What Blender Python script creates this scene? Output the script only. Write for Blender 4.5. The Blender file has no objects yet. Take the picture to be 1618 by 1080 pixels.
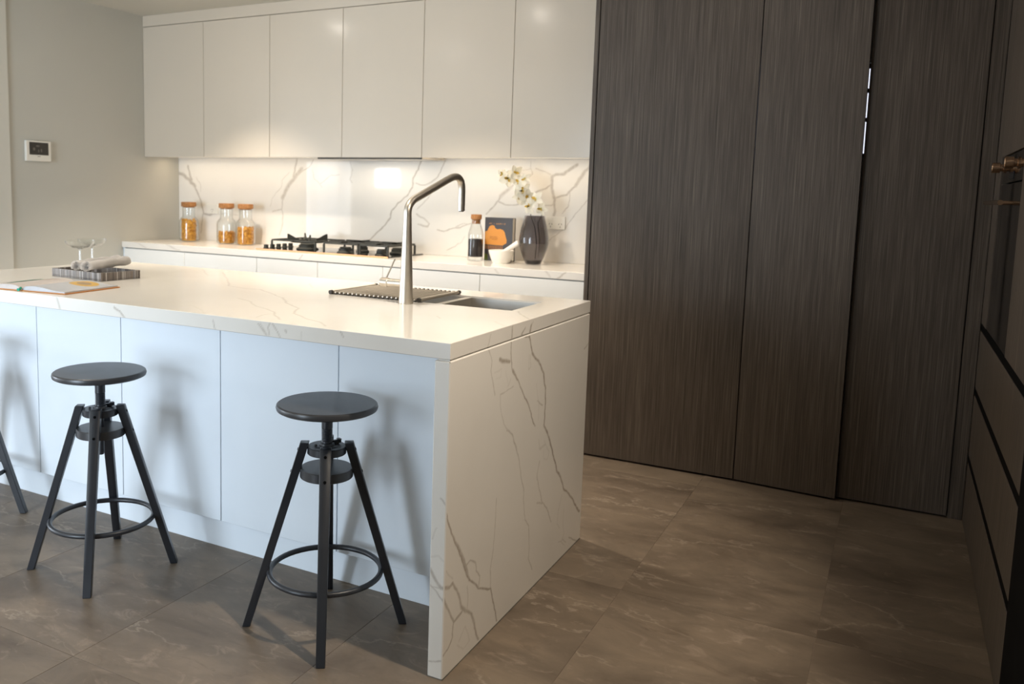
import bpy, bmesh, math, random
import numpy as np
from mathutils import Vector, Matrix

random.seed(7)
SC = bpy.context.scene
COL = SC.collection
PI = math.pi

# ------------------------------------------------------------------ camera
cam_d = bpy.data.cameras.new('camera')
cam = bpy.data.objects.new('camera', cam_d); COL.objects.link(cam)
F_PX, YAW, PITCH, ROLL = 1341.43, -0.4934, -0.1137, 0.0252
cam_d.sensor_fit = 'HORIZONTAL'; cam_d.sensor_width = 36.0
cam_d.lens = F_PX / 1618 * 36.0
cam_d.shift_x = 113.9 / 1618
cam_d.shift_y = -80.6 / 1618
cam_d.clip_start = 0.05
fw = Vector((math.sin(YAW) * math.cos(PITCH), math.cos(YAW) * math.cos(PITCH), math.sin(PITCH)))
rt = Vector((math.cos(YAW), -math.sin(YAW), 0)); up = rt.cross(fw)
r2 = rt * math.cos(ROLL) + up * math.sin(ROLL); u2 = up * math.cos(ROLL) - rt * math.sin(ROLL)
m4 = Matrix(((r2.x, u2.x, -fw.x, 0.9914), (r2.y, u2.y, -fw.y, -1.9099), (r2.z, u2.z, -fw.z, 1.3005), (0, 0, 0, 1)))
cam.matrix_world = m4
cam_d.dof.use_dof = True
cam_d.dof.focus_distance = 2.45
cam_d.dof.aperture_fstop = 4.5
SC.camera = cam

# ------------------------------------------------------------------ world, lights, exposure
world = bpy.data.worlds.new('world'); SC.world = world; world.use_nodes = True
wn = world.node_tree.nodes
wn['Background'].inputs['Color'].default_value = (0.80, 0.88, 1.0, 1)
wn['Background'].inputs['Strength'].default_value = 1.0
SC.view_settings.view_transform = 'Standard'
SC.view_settings.look = 'None'
SC.view_settings.exposure = 0.32
SC.view_settings.gamma = 1.0
SC.view_settings.use_curve_mapping = False
SC.cycles.use_denoising = True
SC.cycles.max_bounces = 10
SC.cycles.diffuse_bounces = 5
SC.cycles.transparent_max_bounces = 24
SC.cycles.caustics_reflective = False
SC.cycles.caustics_refractive = False
SC.cycles.sample_clamp_indirect = 6.0

def area_light(name, loc, rot, sx, sy, power, col):
    d = bpy.data.lights.new(name, 'AREA'); d.shape = 'RECTANGLE'; d.size = sx; d.size_y = sy
    d.energy = power; d.color = col
    o = bpy.data.objects.new(name, d); COL.objects.link(o); o.location = loc; o.rotation_euler = rot
    return o
# daylight entering through the glazed doors behind the camera and the side glazing of the living end, plus an added side fill
ROOM_Y = -5.0
area_light('daylight_doors', (-1.7, ROOM_Y + 0.1, 1.15), (PI / 2, 0, 0), 2.1, 2.1, 195, (0.74, 0.87, 1.0))
area_light('daylight_side', (-7.05, -3.7, 1.2), (0, -PI / 2, 0), 2.0, 1.3, 26, (0.92, 0.96, 1.0))
area_light('fill_side_near', (-7.05, -1.35, 1.2), (0, -PI / 2, 0), 2.0, 1.9, 95, (0.78, 0.88, 1.0))  # added fill that softens the stool shadows on the island front
area_light('daylight_small_window', (-6.71, ROOM_Y + 0.06, 1.545), (PI / 2, 0, 0), 0.46, 0.29, 12, (1, 1, 1))
DOWN = [(-2.65, 1.62, 116), (-1.14, 1.52, 116), (-2.35, 0.40, 34), (-0.90, 0.40, 32), (0.36, 1.40, 5), (0.95, -0.10, 125), (-2.6, -1.2, 40)]
DOWN_COL = (1.0, 0.87, 0.71)
CEIL = 2.4729

# ------------------------------------------------------------------ helpers
def srgb(h):
    h = h.lstrip('#'); out = []
    for i in (0, 2, 4):
        c = int(h[i:i + 2], 16) / 255
        out.append(c / 12.92 if c <= 0.04045 else ((c + 0.055) / 1.055) ** 2.4)
    return (*out, 1.0)

class NT:
    """tiny helper round a material's node tree"""
    def __init__(s, name):
        s.m = bpy.data.materials.new(name); s.m.use_nodes = True
        s.t = s.m.node_tree; s.n = s.t.nodes; s.b = s.n['Principled BSDF']; s.out = s.n['Material Output']
    def new(s, typ, **kw):
        n = s.n.new(typ)
        for k, v in kw.items():
            if k in n.inputs: n.inputs[k].default_value = v
            else: setattr(n, k, v)
        return n
    def link(s, a, b): s.t.links.new(a, b)
    def math(s, op, a, b=None):
        n = s.n.new('ShaderNodeMath'); n.operation = op
        for i, x in enumerate((a, b)):
            if x is None: continue
            if isinstance(x, (int, float)): n.inputs[i].default_value = x
            else: s.link(x, n.inputs[i])
        return n.outputs[0]
    def mix(s, fac, a, b):
        n = s.n.new('ShaderNodeMix'); n.data_type = 'RGBA'
        for sock, x in ((n.inputs[0], fac), (n.inputs[6], a), (n.inputs[7], b)):
            if isinstance(x, (int, float, tuple)): sock.default_value = x
            else: s.link(x, sock)
        return n.outputs[2]
    def ramp(s, fac, *stops):
        n = s.n.new('ShaderNodeValToRGB'); e = n.color_ramp.elements
        while len(e) < len(stops): e.new(0.5)
        for el, (p, c) in zip(e, stops): el.position = p; el.color = c if isinstance(c, tuple) else (c, c, c, 1)
        s.link(fac, n.inputs[0]); return n.outputs[0]
    def coord(s, out='Object', scale=(1, 1, 1), loc=(0, 0, 0), rot=(0, 0, 0)):
        c = s.n.new('ShaderNodeTexCoord'); mp = s.n.new('ShaderNodeMapping')
        mp.inputs['Scale'].default_value = scale; mp.inputs['Location'].default_value = loc; mp.inputs['Rotation'].default_value = rot
        s.link(c.outputs[out], mp.inputs[0]); return mp.outputs[0]
    def noise(s, vec, scale=5, detail=4, rough=0.5, out='Fac', dist=0.0):
        n = s.n.new('ShaderNodeTexNoise'); n.inputs['Scale'].default_value = scale; n.inputs['Detail'].default_value = detail
        n.inputs['Roughness'].default_value = rough; n.inputs['Distortion'].default_value = dist
        s.link(vec, n.inputs['Vector']); return n.outputs[out]
    def bump(s, h, strength=0.1, dist=0.002):
        n = s.n.new('ShaderNodeBump'); n.inputs['Strength'].default_value = strength; n.inputs['Distance'].default_value = dist
        s.link(h, n.inputs['Height']); s.link(n.outputs[0], s.b.inputs['Normal'])

def plain(name, col, rough=0.5, metal=0.0, spec=0.5, vary=0.03, nscale=6, bump=0.0, emit=0.0):
    """solid colour with a faint procedural unevenness in colour and gloss"""
    t = NT(name); c = srgb(col) if isinstance(col, str) else col
    v = t.noise(t.coord(), nscale, 3)
    d = tuple(max(0, x * (1 - vary * 2)) for x in c[:3]) + (1,)
    l = tuple(min(1, x * (1 + vary)) for x in c[:3]) + (1,)
    t.link(t.mix(v, d, l), t.b.inputs['Base Color'])
    t.link(t.math('ADD', t.math('MULTIPLY', v, 0.08), rough - 0.04), t.b.inputs['Roughness'])
    t.b.inputs['Metallic'].default_value = metal; t.b.inputs['Specular IOR Level'].default_value = spec
    if bump: t.bump(t.noise(t.coord(), nscale * 40, 2), bump, 0.001)
    if emit:
        t.b.inputs['Emission Color'].default_value = c; t.b.inputs['Emission Strength'].default_value = emit
    return t.m

class MB:
    """collects shapes into one mesh"""
    def __init__(s): s.bm = bmesh.new(); s.mi = 0
    def _tag(s, faces, smooth=False):
        for f in faces: f.material_index = s.mi; f.smooth = smooth
    def box(s, lo, hi, bev=0.0, seg=1, mat=None):
        lo, hi = Vector(lo), Vector(hi); b = bmesh.new()
        bmesh.ops.create_cube(b, size=1.0)
        for v in b.verts: v.co = Vector(((v.co[i] + 0.5) * (hi[i] - lo[i]) + lo[i]) for i in range(3))
        if bev: bmesh.ops.bevel(b, geom=list(b.edges), offset=bev, segments=seg, affect='EDGES', profile=0.5)
        if mat: bmesh.ops.transform(b, matrix=mat, verts=b.verts)
        s._merge(b); return s
    def _merge(s, b, smooth=False):
        n0 = len(s.bm.faces)
        me = bpy.data.meshes.new('t'); b.to_mesh(me); b.free(); s.bm.from_mesh(me); bpy.data.meshes.remove(me)
        s.bm.faces.ensure_lookup_table(); s._tag(s.bm.faces[n0:], smooth)
    def lathe(s, prof, n=24, c=(0, 0, 0), mat=None, cap0=True, cap1=True):
        """profile of (radius, height) spun about z"""
        pp = [prof[0]]
        for (ra, za), (rb, zb) in zip(prof, prof[1:]):      # holding loops keep long flats flat under smooth shading
            ln = math.hypot(rb - ra, zb - za)
            if ln > .012:
                e = .0012 / ln; pp += [(ra + (rb - ra) * e, za + (zb - za) * e), (rb - (rb - ra) * e, zb - (zb - za) * e)]
            pp.append((rb, zb))
        b = bmesh.new(); rings = []
        for r, z in pp:
            if r < 1e-6: rings.append([b.verts.new((0, 0, z))])
            else: rings.append([b.verts.new((r * math.cos(2 * PI * k / n), r * math.sin(2 * PI * k / n), z)) for k in range(n)])
        for a, d in zip(rings, rings[1:]):
            for k in range(n):
                k2 = (k + 1) % n
                if len(a) == 1 and len(d) == 1: continue
                if len(a) == 1: b.faces.new((a[0], d[k2], d[k]))
                elif len(d) == 1: b.faces.new((a[k], a[k2], d[0]))
                else: b.faces.new((a[k], a[k2], d[k2], d[k]))
        if cap0 and len(rings[0]) > 1: b.faces.new(rings[0][::-1])
        if cap1 and len(rings[-1]) > 1: b.faces.new(rings[-1])
        M = Matrix.Translation(c)
        if mat: M = M @ mat
        bmesh.ops.transform(b, matrix=M, verts=b.verts)
        bmesh.ops.recalc_face_normals(b, faces=b.faces)
        s._merge(b, True); return s
    def tube(s, pts, r, n=10, closed=False, caps=True):
        pts = [Vector(p) for p in pts]; rr = r if isinstance(r, (list, tuple)) else [r] * len(pts)
        b = bmesh.new(); rings = []; N = len(pts); prev = None
        for i, p in enumerate(pts):
            a = pts[(i - 1) % N] if (closed or i > 0) else p
            d = pts[(i + 1) % N] if (closed or i < N - 1) else p
            t = (d - a).normalized()
            if prev is None:
                h = Vector((0, 0, 1)) if abs(t.z) < 0.9 else Vector((1, 0, 0))
                nx = t.cross(h).normalized()
            else:
                nx = (prev - t * prev.dot(t)).normalized()
            prev = nx; ny = t.cross(nx)
            rings.append([b.verts.new(p + (nx * math.cos(2 * PI * k / n) + ny * math.sin(2 * PI * k / n)) * rr[i]) for k in range(n)])
        pairs = list(zip(rings, rings[1:])) + ([(rings[-1], rings[0])] if closed else [])
        for a, d in pairs:
            for k in range(n): b.faces.new((a[k], a[(k + 1) % n], d[(k + 1) % n], d[k]))
        if caps and not closed: b.faces.new(rings[0][::-1]); b.faces.new(rings[-1])
        bmesh.ops.recalc_face_normals(b, faces=b.faces)
        s._merge(b, True); return s
    def prism(s, poly, z0, z1, mat=None):
        """polygon in xy pushed from z0 to z1"""
        b = bmesh.new()
        lo = [b.verts.new((x, y, z0)) for x, y in poly]; hi = [b.verts.new((x, y, z1)) for x, y in poly]
        b.faces.new(lo[::-1]); b.faces.new(hi)
        for k in range(len(poly)):
            k2 = (k + 1) % len(poly); b.faces.new((lo[k], lo[k2], hi[k2], hi[k]))
        if mat: bmesh.ops.transform(b, matrix=mat, verts=b.verts)
        bmesh.ops.recalc_face_normals(b, faces=b.faces)
        s._merge(b); return s
    def taper(s, p0, p1, w0, w1, t0, t1, side):
        """square bar from p0 to p1; side = width axis; widths w and thicknesses t at each end; ends cut level"""
        p0, p1, side = Vector(p0), Vector(p1), Vector(side).normalized(); ax = p1 - p0
        nrm = ax.cross(side).normalized(); nrm = Vector((nrm.x, nrm.y, 0)).normalized()
        b = bmesh.new(); R = []
        for p, w, t in ((p0, w0, t0), (p1, w1, t1)):
            R.append([b.verts.new(p + side * (sx * w / 2) + nrm * (sy * t / 2)) for sx, sy in ((-1, -1), (1, -1), (1, 1), (-1, 1))])
        b.faces.new(R[0][::-1]); b.faces.new(R[1])
        for k in range(4): b.faces.new((R[0][k], R[0][(k + 1) % 4], R[1][(k + 1) % 4], R[1][k]))
        bmesh.ops.recalc_face_normals(b, faces=b.faces)
        bmesh.ops.bevel(b, geom=list(b.edges), offset=0.0015, segments=1, affect='EDGES', profile=0.5)
        s._merge(b); return s
    def build(s, name, mat, parent=None, loc=None, rotz=0.0, auto=None):
        me = bpy.data.meshes.new(name); s.bm.to_mesh(me); s.bm.free()
        o = bpy.data.objects.new(name, me); COL.objects.link(o)
        for x in (mat if isinstance(mat, (list, tuple)) else [mat]): me.materials.append(x)
        me.set_sharp_from_angle(angle=math.radians(40))
        if loc is not None: o.location = loc
        if rotz: o.rotation_euler = (0, 0, rotz)
        if parent is not None: o.parent = parent
        return o

def tag(o, label=None, cat=None, group=None, kind=None):
    if label: o['label'] = label
    if cat: o['category'] = cat
    if group: o['group'] = group
    if kind: o['kind'] = kind
    return o
def thing(name, label, cat, loc=(0, 0, 0), rotz=0.0, group=None):
    o = bpy.data.objects.new(name, None); COL.objects.link(o); o.empty_display_size = 0.1
    o.location = loc; o.rotation_euler = (0, 0, rotz)
    return tag(o, label, cat, group)
def copy_thing(root, loc, rotz, label=None, group=None):
    r = root.copy(); COL.objects.link(r); r.location = loc; r.rotation_euler = (0, 0, rotz)
    if label: r['label'] = label
    if group: r['group'] = group
    for ch in list(root.children):
        c = ch.copy(); COL.objects.link(c); c.parent = r
        for g in list(ch.children):
            d = g.copy(); COL.objects.link(d); d.parent = c
    return r
def bx(name, lo, hi, mat, parent=None, bev=0.0, off=(0, 0, 0)):
    """box part given in world coordinates; off = world position of its parent"""
    lo = [lo[i] - off[i] for i in range(3)]; hi = [hi[i] - off[i] for i in range(3)]
    return MB().box(lo, hi, bev).build(name, mat, parent)
def struct(o): o['kind'] = 'structure'; return o
VEINS=[('side',0.0047,0.8,[[0.0,0.545,0.902],[0.0,0.527,0.871],[0.0,0.557,0.808],[0.0,0.618,0.771],[0.0,0.662,0.729],[0.0,0.688,0.677],[0.0,0.69,0.633],[-0.0,0.686,0.59],[-0.0,0.693,0.545],[0.0,0.726,0.51],[0.0,0.754,0.472],[0.0,0.784,0.423]]),
('side',0.0046,0.8,[[0.0,0.721,0.518],[0.0,0.757,0.465],[0.0,0.794,0.403],[0.0,0.829,0.349],[0.0,0.875,0.313],[0.0,0.918,0.257],[0.0,0.965,0.231],[0.0,1.02,0.182],[0.0,1.054,0.141],[0.0,1.094,0.114]]),
('side',0.0028,0.75,[[0.0,0.494,0.896],[0.0,0.465,0.876],[0.0,0.533,0.86]]),
('side',0.0028,0.75,[[0.0,0.398,0.912],[0.0,0.392,0.87],[0.0,0.4,0.814],[0.0,0.41,0.777],[-0.0,0.452,0.742],[0.0,0.492,0.694],[0.0,0.55,0.636],[0.0,0.587,0.586],[0.0,0.606,0.563]]),
('side',0.0064,0.75,[[-0.0,0.312,0.828],[0.0,0.336,0.819],[-0.0,0.388,0.81]]),
('side',0.0051,0.7,[[0.0,0.414,0.78],[0.0,0.447,0.743]]),
('side',0.0013,0.6,[[0.0,0.244,0.91],[0.0,0.225,0.875],[0.0,0.253,0.831],[0.0,0.248,0.802],[0.0,0.273,0.759],[0.0,0.284,0.729]]),
('side',0.0012,0.55,[[0.0,0.414,0.729],[0.0,0.325,0.721],[0.0,0.328,0.683],[0.0,0.351,0.632],[0.0,0.382,0.599],[0.0,0.428,0.57],[0.0,0.461,0.529],[0.0,0.474,0.496]]),
('side',0.0016,0.6,[[0.0,0.374,0.601],[0.0,0.43,0.568],[0.0,0.488,0.479],[0.0,0.506,0.415],[0.0,0.532,0.361],[0.0,0.546,0.262],[-0.0,0.587,0.228],[-0.0,0.598,0.156],[0.0,0.596,0.113],[0.0,0.629,0.067]]),
('side',0.001,0.4,[[0.0,0.544,0.803],[0.0,0.554,0.761],[0.0,0.538,0.757],[0.0,0.533,0.805]]),
('side',0.0008,0.35,[[0.0,0.608,0.7],[0.0,0.633,0.627],[0.0,0.632,0.576]]),
('side',0.0021,0.5,[[0.0,0.62,0.639],[0.0,0.662,0.621]]),
('side',0.0008,0.3,[[0.0,0.357,0.782],[0.0,0.38,0.739],[0.0,0.397,0.76],[0.0,0.37,0.737]]),
('side',0.0007,0.3,[[0.0,0.275,0.793],[0.0,0.328,0.799],[-0.0,0.321,0.773],[0.0,0.29,0.772]]),
('side',0.0019,0.6,[[0.0,1.072,0.747],[0.0,1.101,0.751],[0.0,1.123,0.757]]),
('side',0.0009,0.35,[[0.0,0.639,0.505],[0.0,0.654,0.47],[-0.0,0.712,0.469],[0.0,0.698,0.49]]),
('side',0.0011,0.35,[[0.0,0.642,0.494],[0.0,0.65,0.474],[0.0,0.708,0.473],[0.0,0.747,0.44],[0.0,0.732,0.413],[0.0,0.701,0.425],[0.0,0.692,0.454]]),
('side',0.0017,0.6,[[0.0,0.661,0.428],[0.0,0.648,0.387],[0.0,0.658,0.344],[0.0,0.699,0.278],[0.0,0.745,0.243],[0.0,0.774,0.199],[0.0,0.795,0.175]]),
('side',0.0015,0.5,[[0.0,0.652,0.288],[0.0,0.7,0.273]]),
('side',0.0029,0.55,[[0.0,0.987,0.049],[0.0,1.048,0.019],[0.0,1.101,-0.003]]),
('side',0.0012,0.4,[[0.0,0.897,0.24],[0.0,0.863,0.193],[0.0,0.855,0.148],[-0.0,0.884,0.119]]),
('side',0.0012,0.35,[[0.0,0.923,0.183],[0.0,0.922,0.135],[-0.0,0.935,0.082],[0.0,0.904,0.063],[0.0,0.941,0.035]]),
('side',0.0016,0.4,[[0.0,0.877,0.068],[0.0,0.924,0.066],[0.0,0.954,0.041]]),
('side',0.0034,0.8,[[-0.0,-0.0,0.473],[0.0,0.032,0.404],[0.0,0.079,0.336],[0.0,0.134,0.252],[0.0,0.171,0.211],[0.0,0.215,0.171],[0.0,0.279,0.139],[0.0,0.299,0.133],[0.0,0.322,0.081],[-0.0,0.351,0.01]]),
('side',0.005,0.6,[[0.0,0.049,0.383],[0.0,0.121,0.284],[0.0,0.153,0.229]]),
('side',0.0018,0.6,[[0.0,0.129,0.275],[0.0,0.155,0.279],[0.0,0.189,0.26],[0.0,0.193,0.234],[0.0,0.219,0.205],[0.0,0.215,0.174]]),
('side',0.0014,0.6,[[0.0,0.322,0.409],[0.0,0.317,0.316],[0.0,0.309,0.245],[0.0,0.294,0.2],[0.0,0.299,0.13]]),
('side',0.0051,0.6,[[-0.0,-0.006,0.258],[0.0,0.031,0.247],[0.0,0.051,0.253],[0.0,0.08,0.221],[0.0,0.106,0.163],[0.0,0.147,0.137],[0.0,0.172,0.113],[0.0,0.199,0.062],[0.0,0.226,0.013]]),
('side',0.004,0.6,[[0.0,-0.01,0.234],[0.0,0.023,0.196],[0.0,0.064,0.137],[0.0,0.118,0.147]]),
('side',0.0032,0.6,[[0.0,0.064,0.137],[0.0,0.055,0.096],[0.0,0.03,0.072],[0.0,-0.006,0.066]]),
('side',0.0013,0.5,[[0.0,0.142,0.212],[-0.0,0.15,0.144]]),
('side',0.0012,0.4,[[0.0,0.007,0.308],[0.0,0.051,0.265]]),
('side',0.0013,0.3,[[0.0,0.095,0.067],[-0.0,0.138,0.095],[0.0,0.165,0.033],[0.0,0.12,0.028],[0.0,0.084,0.061]]),
('front',0.0014,0.6,[[-0.023,-0.0,0.504],[-0.002,0.0,0.487]]),
('front',0.0012,0.4,[[-0.024,-0.0,0.425],[-0.037,0.0,0.387]]),
('front',0.0012,0.3,[[-0.042,0.0,0.343],[-0.02,-0.0,0.346],[-0.005,0.0,0.334]]),
('front',0.0053,0.55,[[-0.041,0.0,0.308],[-0.023,0.0,0.277],[-0.006,0.0,0.256]]),
('front',0.0019,0.6,[[-0.042,0.0,0.259],[-0.019,0.0,0.24],[-0.003,0.0,0.221]]),
('front',0.0015,0.5,[[-0.039,0.0,0.255],[-0.003,0.0,0.254]]),
('front',0.002,0.5,[[-0.046,0.0,0.044],[-0.025,0.0,0.047],[-0.006,0.0,0.055]]),
('side',0.0016,0.5,[[0.0,0.56,0.912],[0.0,0.545,0.902]]),
('top',0.0023,0.6,[[0.021,0.497,0.92],[-0.06,0.604,0.92],[-0.104,0.676,0.92]]),
('top',0.0013,0.35,[[-0.073,0.424,0.92],[-0.009,0.362,0.92]]),
('top',0.0022,0.4,[[-0.268,0.415,0.92],[-0.233,0.369,0.92]]),
('top',0.003,0.42,[[-1.712,1.016,0.92],[-1.445,0.761,0.92],[-1.316,0.627,0.92],[-1.203,0.596,0.92],[-1.141,0.606,0.92],[-1.068,0.56,0.92],[-0.976,0.496,0.92],[-0.918,0.464,0.92],[-0.838,0.379,0.92],[-0.706,0.28,0.92],[-0.647,0.183,0.92],[-0.569,0.13,0.92],[-0.471,0.082,0.92],[-0.426,0.034,0.92]]),
('top',0.0023,0.42,[[-1.037,0.364,0.92],[-0.944,0.315,0.92],[-0.844,0.234,0.92],[-0.714,0.169,0.92],[-0.656,0.099,0.92],[-0.598,0.053,0.92]]),
('top',0.0021,0.4,[[-0.683,0.04,0.92],[-0.695,0.087,0.92],[-0.694,0.145,0.92]]),
('top',0.0025,0.3,[[-1.871,1.057,0.92],[-1.671,0.875,0.92],[-1.623,0.92,0.92]]),
('top',0.0023,0.3,[[-1.129,0.898,0.92],[-1.027,0.782,0.92]]),
('top',0.0013,0.25,[[-1.037,0.077,0.92],[-1.011,0.12,0.92],[-0.857,0.016,0.92]]),
('top',0.0039,0.25,[[-0.931,0.48,0.92],[-0.836,0.381,0.92]]),
('front',0.0014,0.75,[[-0.635,-0.0,0.91],[-0.62,0.0,0.891],[-0.609,0.0,0.876]]),
('front',0.0012,0.75,[[-0.591,0.0,0.913],[-0.6,0.0,0.895],[-0.597,0.0,0.877]]),
('front',0.0024,0.5,[[-0.583,0.0,0.911],[-0.565,-0.0,0.89],[-0.555,0.0,0.877]]),
('front',0.0024,0.5,[[-0.537,0.0,0.899],[-0.533,0.0,0.897]]),
('front',0.0015,0.7,[[-0.81,0.0,0.9],[-0.809,0.0,0.89],[-0.805,0.0,0.879]]),
('front',0.0014,0.6,[[-0.343,0.0,0.913],[-0.334,-0.0,0.896]]),
('front',0.001,0.3,[[-0.479,0.0,0.907],[-0.476,0.0,0.883]]),
('front',0.001,0.5,[[-0.627,0.0,0.911],[-0.606,0.0,0.878]]),
('front',0.003,0.6,[[-1.239,0.0,0.912],[-1.21,0.0,0.9],[-1.19,0.0,0.879]]),
('front',0.005,0.4,[[-1.517,0.0,0.916],[-1.499,0.0,0.881]]),
('splash',0.0134,0.6,[[-3.753,2.748,1.409],[-3.703,2.748,1.4],[-3.631,2.748,1.361],[-3.577,2.748,1.312]]),
('splash',0.0087,0.6,[[-3.639,2.748,1.457],[-3.626,2.748,1.404],[-3.608,2.748,1.358]]),
('splash',0.0073,0.55,[[-3.586,2.748,1.319],[-3.542,2.748,1.26],[-3.52,2.748,1.208],[-3.499,2.748,1.142],[-3.486,2.748,1.116],[-3.437,2.748,1.104],[-3.411,2.748,1.109]]),
('splash',0.0053,0.5,[[-3.494,2.748,1.116],[-3.508,2.748,1.036],[-3.514,2.748,0.976]]),
('splash',0.0033,0.35,[[-3.559,2.748,1.372],[-3.515,2.748,1.32],[-3.52,2.748,1.274]]),
('splash',0.0026,0.35,[[-3.406,2.748,1.109],[-3.28,2.748,1.123],[-3.161,2.748,1.111]]),
('splash',0.0074,0.5,[[-2.642,2.748,1.512],[-2.657,2.748,1.445],[-2.676,2.748,1.377],[-2.714,2.748,1.327]]),
('splash',0.0137,0.5,[[-2.599,2.748,1.446],[-2.645,2.748,1.402],[-2.707,2.748,1.34],[-2.738,2.748,1.29],[-2.761,2.748,1.246]]),
('splash',0.0044,0.45,[[-2.753,2.748,1.265],[-2.765,2.748,1.227],[-2.769,2.748,1.165],[-2.757,2.748,1.115],[-2.764,2.748,1.052],[-2.792,2.748,0.988]]),
('splash',0.0044,0.45,[[-2.852,2.748,1.153],[-2.816,2.748,1.16],[-2.777,2.748,1.167]]),
('splash',0.0025,0.35,[[-2.707,2.748,1.42],[-2.762,2.748,1.37],[-2.773,2.748,1.32],[-2.825,2.748,1.276],[-2.857,2.748,1.231],[-2.869,2.748,1.187]]),
('splash',0.0038,0.4,[[-2.635,2.748,1.407],[-2.577,2.748,1.438],[-2.53,2.748,1.461],[-2.502,2.748,1.507]]),
('splash',0.0027,0.4,[[-2.511,2.748,1.439],[-2.492,2.748,1.379],[-2.454,2.748,1.349],[-2.43,2.748,1.327]]),
('splash',0.003,0.4,[[-2.444,2.748,1.349],[-2.389,2.748,1.387],[-2.352,2.748,1.407],[-2.288,2.748,1.407]]),
('splash',0.0037,0.35,[[-2.199,2.748,1.493],[-2.189,2.748,1.434],[-2.206,2.748,1.375],[-2.188,2.748,1.361]]),
('splash',0.0051,0.6,[[-1.666,2.748,1.509],[-1.693,2.748,1.446],[-1.724,2.748,1.396],[-1.727,2.748,1.339],[-1.763,2.748,1.289],[-1.829,2.748,1.237],[-1.879,2.748,1.185],[-1.891,2.748,1.134],[-1.945,2.748,1.074],[-2.005,2.748,1.027],[-2.057,2.748,0.98]]),
('splash',0.0042,0.5,[[-1.501,2.748,1.503],[-1.527,2.748,1.447],[-1.546,2.748,1.406],[-1.593,2.748,1.37],[-1.633,2.748,1.355],[-1.707,2.748,1.361]]),
('splash',0.005,0.45,[[-1.694,2.748,1.17],[-1.644,2.748,1.143],[-1.602,2.748,1.116],[-1.61,2.748,1.094],[-1.684,2.748,1.106]]),
('splash',0.0042,0.5,[[-1.545,2.748,1.076],[-1.496,2.748,1.071],[-1.433,2.748,1.091],[-1.379,2.748,1.1],[-1.333,2.748,1.123],[-1.31,2.748,1.127]]),
('splash',0.0028,0.4,[[-1.469,2.748,0.952],[-1.414,2.748,0.983],[-1.395,2.748,1.002]]),
('splash',0.0043,0.35,[[-1.687,2.748,1.205],[-1.631,2.748,1.257],[-1.576,2.748,1.321]]),
('splash',0.0049,0.5,[[-1.208,2.748,1.189],[-1.168,2.748,1.227],[-1.136,2.748,1.265],[-1.117,2.748,1.296],[-1.065,2.748,1.339],[-1.039,2.748,1.364]]),
('splash',0.011,0.4,[[-1.117,2.748,1.296],[-1.052,2.748,1.352]]),
('splash',0.0043,0.5,[[-1.129,2.748,1.262],[-1.088,2.748,1.245],[-1.035,2.748,1.246],[-0.983,2.748,1.251]]),
('splash',0.0038,0.35,[[-1.414,2.748,1.1],[-1.358,2.748,1.125],[-1.302,2.748,1.124]]),
('splash',0.0088,0.55,[[-0.651,2.748,1.483],[-0.693,2.748,1.457],[-0.723,2.748,1.433],[-0.772,2.748,1.427],[-0.794,2.748,1.415],[-0.798,2.748,1.374],[-0.793,2.748,1.333],[-0.779,2.748,1.292]]),
('splash',0.0071,0.55,[[-0.779,2.748,1.304],[-0.774,2.748,1.257],[-0.772,2.748,1.209],[-0.778,2.748,1.191]]),
('splash',0.0048,0.5,[[-0.933,2.748,1.306],[-0.882,2.748,1.331],[-0.838,2.748,1.344],[-0.801,2.748,1.368]]),
('splash',0.0042,0.45,[[-0.834,2.748,1.249],[-0.79,2.748,1.253],[-0.775,2.748,1.268]]),
('splash',0.0099,0.5,[[-0.56,2.748,1.487],[-0.606,2.748,1.44],[-0.629,2.748,1.406],[-0.652,2.748,1.37]]),
('splash',0.0059,0.55,[[-0.646,2.748,1.376],[-0.693,2.748,1.329],[-0.705,2.748,1.311],[-0.767,2.748,1.298]]),
('splash',0.0029,0.45,[[-0.687,2.748,1.323],[-0.682,2.748,1.282],[-0.695,2.748,1.241],[-0.731,2.748,1.205]]),
('splash',0.0027,0.45,[[-0.549,2.748,1.309],[-0.581,2.748,1.285],[-0.633,2.748,1.22],[-0.662,2.748,1.178],[-0.703,2.748,1.123],[-0.745,2.748,1.092],[-0.794,2.748,1.054],[-0.819,2.748,1.035]]),
('splash',0.0027,0.4,[[-0.928,2.748,1.502],[-0.932,2.748,1.461],[-0.921,2.748,1.425],[-0.956,2.748,1.407]]),
('splash',0.003,0.4,[[-0.9,2.748,1.461],[-0.836,2.748,1.444],[-0.803,2.748,1.427]]),
('splash',0.0027,0.35,[[-1.023,2.748,1.46],[-0.977,2.748,1.449],[-0.926,2.748,1.461]]),
('splash',0.0025,0.3,[[-1.397,2.748,0.994],[-1.369,2.748,1.008],[-1.349,2.748,1.047]]),
('bench',0.004,0.5,[[-0.496,2.213,0.917],[-0.543,2.213,0.882]]),
('bench',0.003,0.4,[[-0.895,2.213,0.908],[-0.876,2.213,0.882]]),
('bench',0.004,0.4,[[-0.61,2.213,0.917],[-0.584,2.213,0.885]]),
('bench',0.004,0.5,[[-2.177,2.213,0.918],[-2.2,2.213,0.886]]),
('bench',0.004,0.4,[[-3.315,2.213,0.919],[-3.183,2.213,0.883]]),
('bench',0.003,0.35,[[-3.595,2.213,0.918],[-3.445,2.213,0.874]])]

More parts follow.
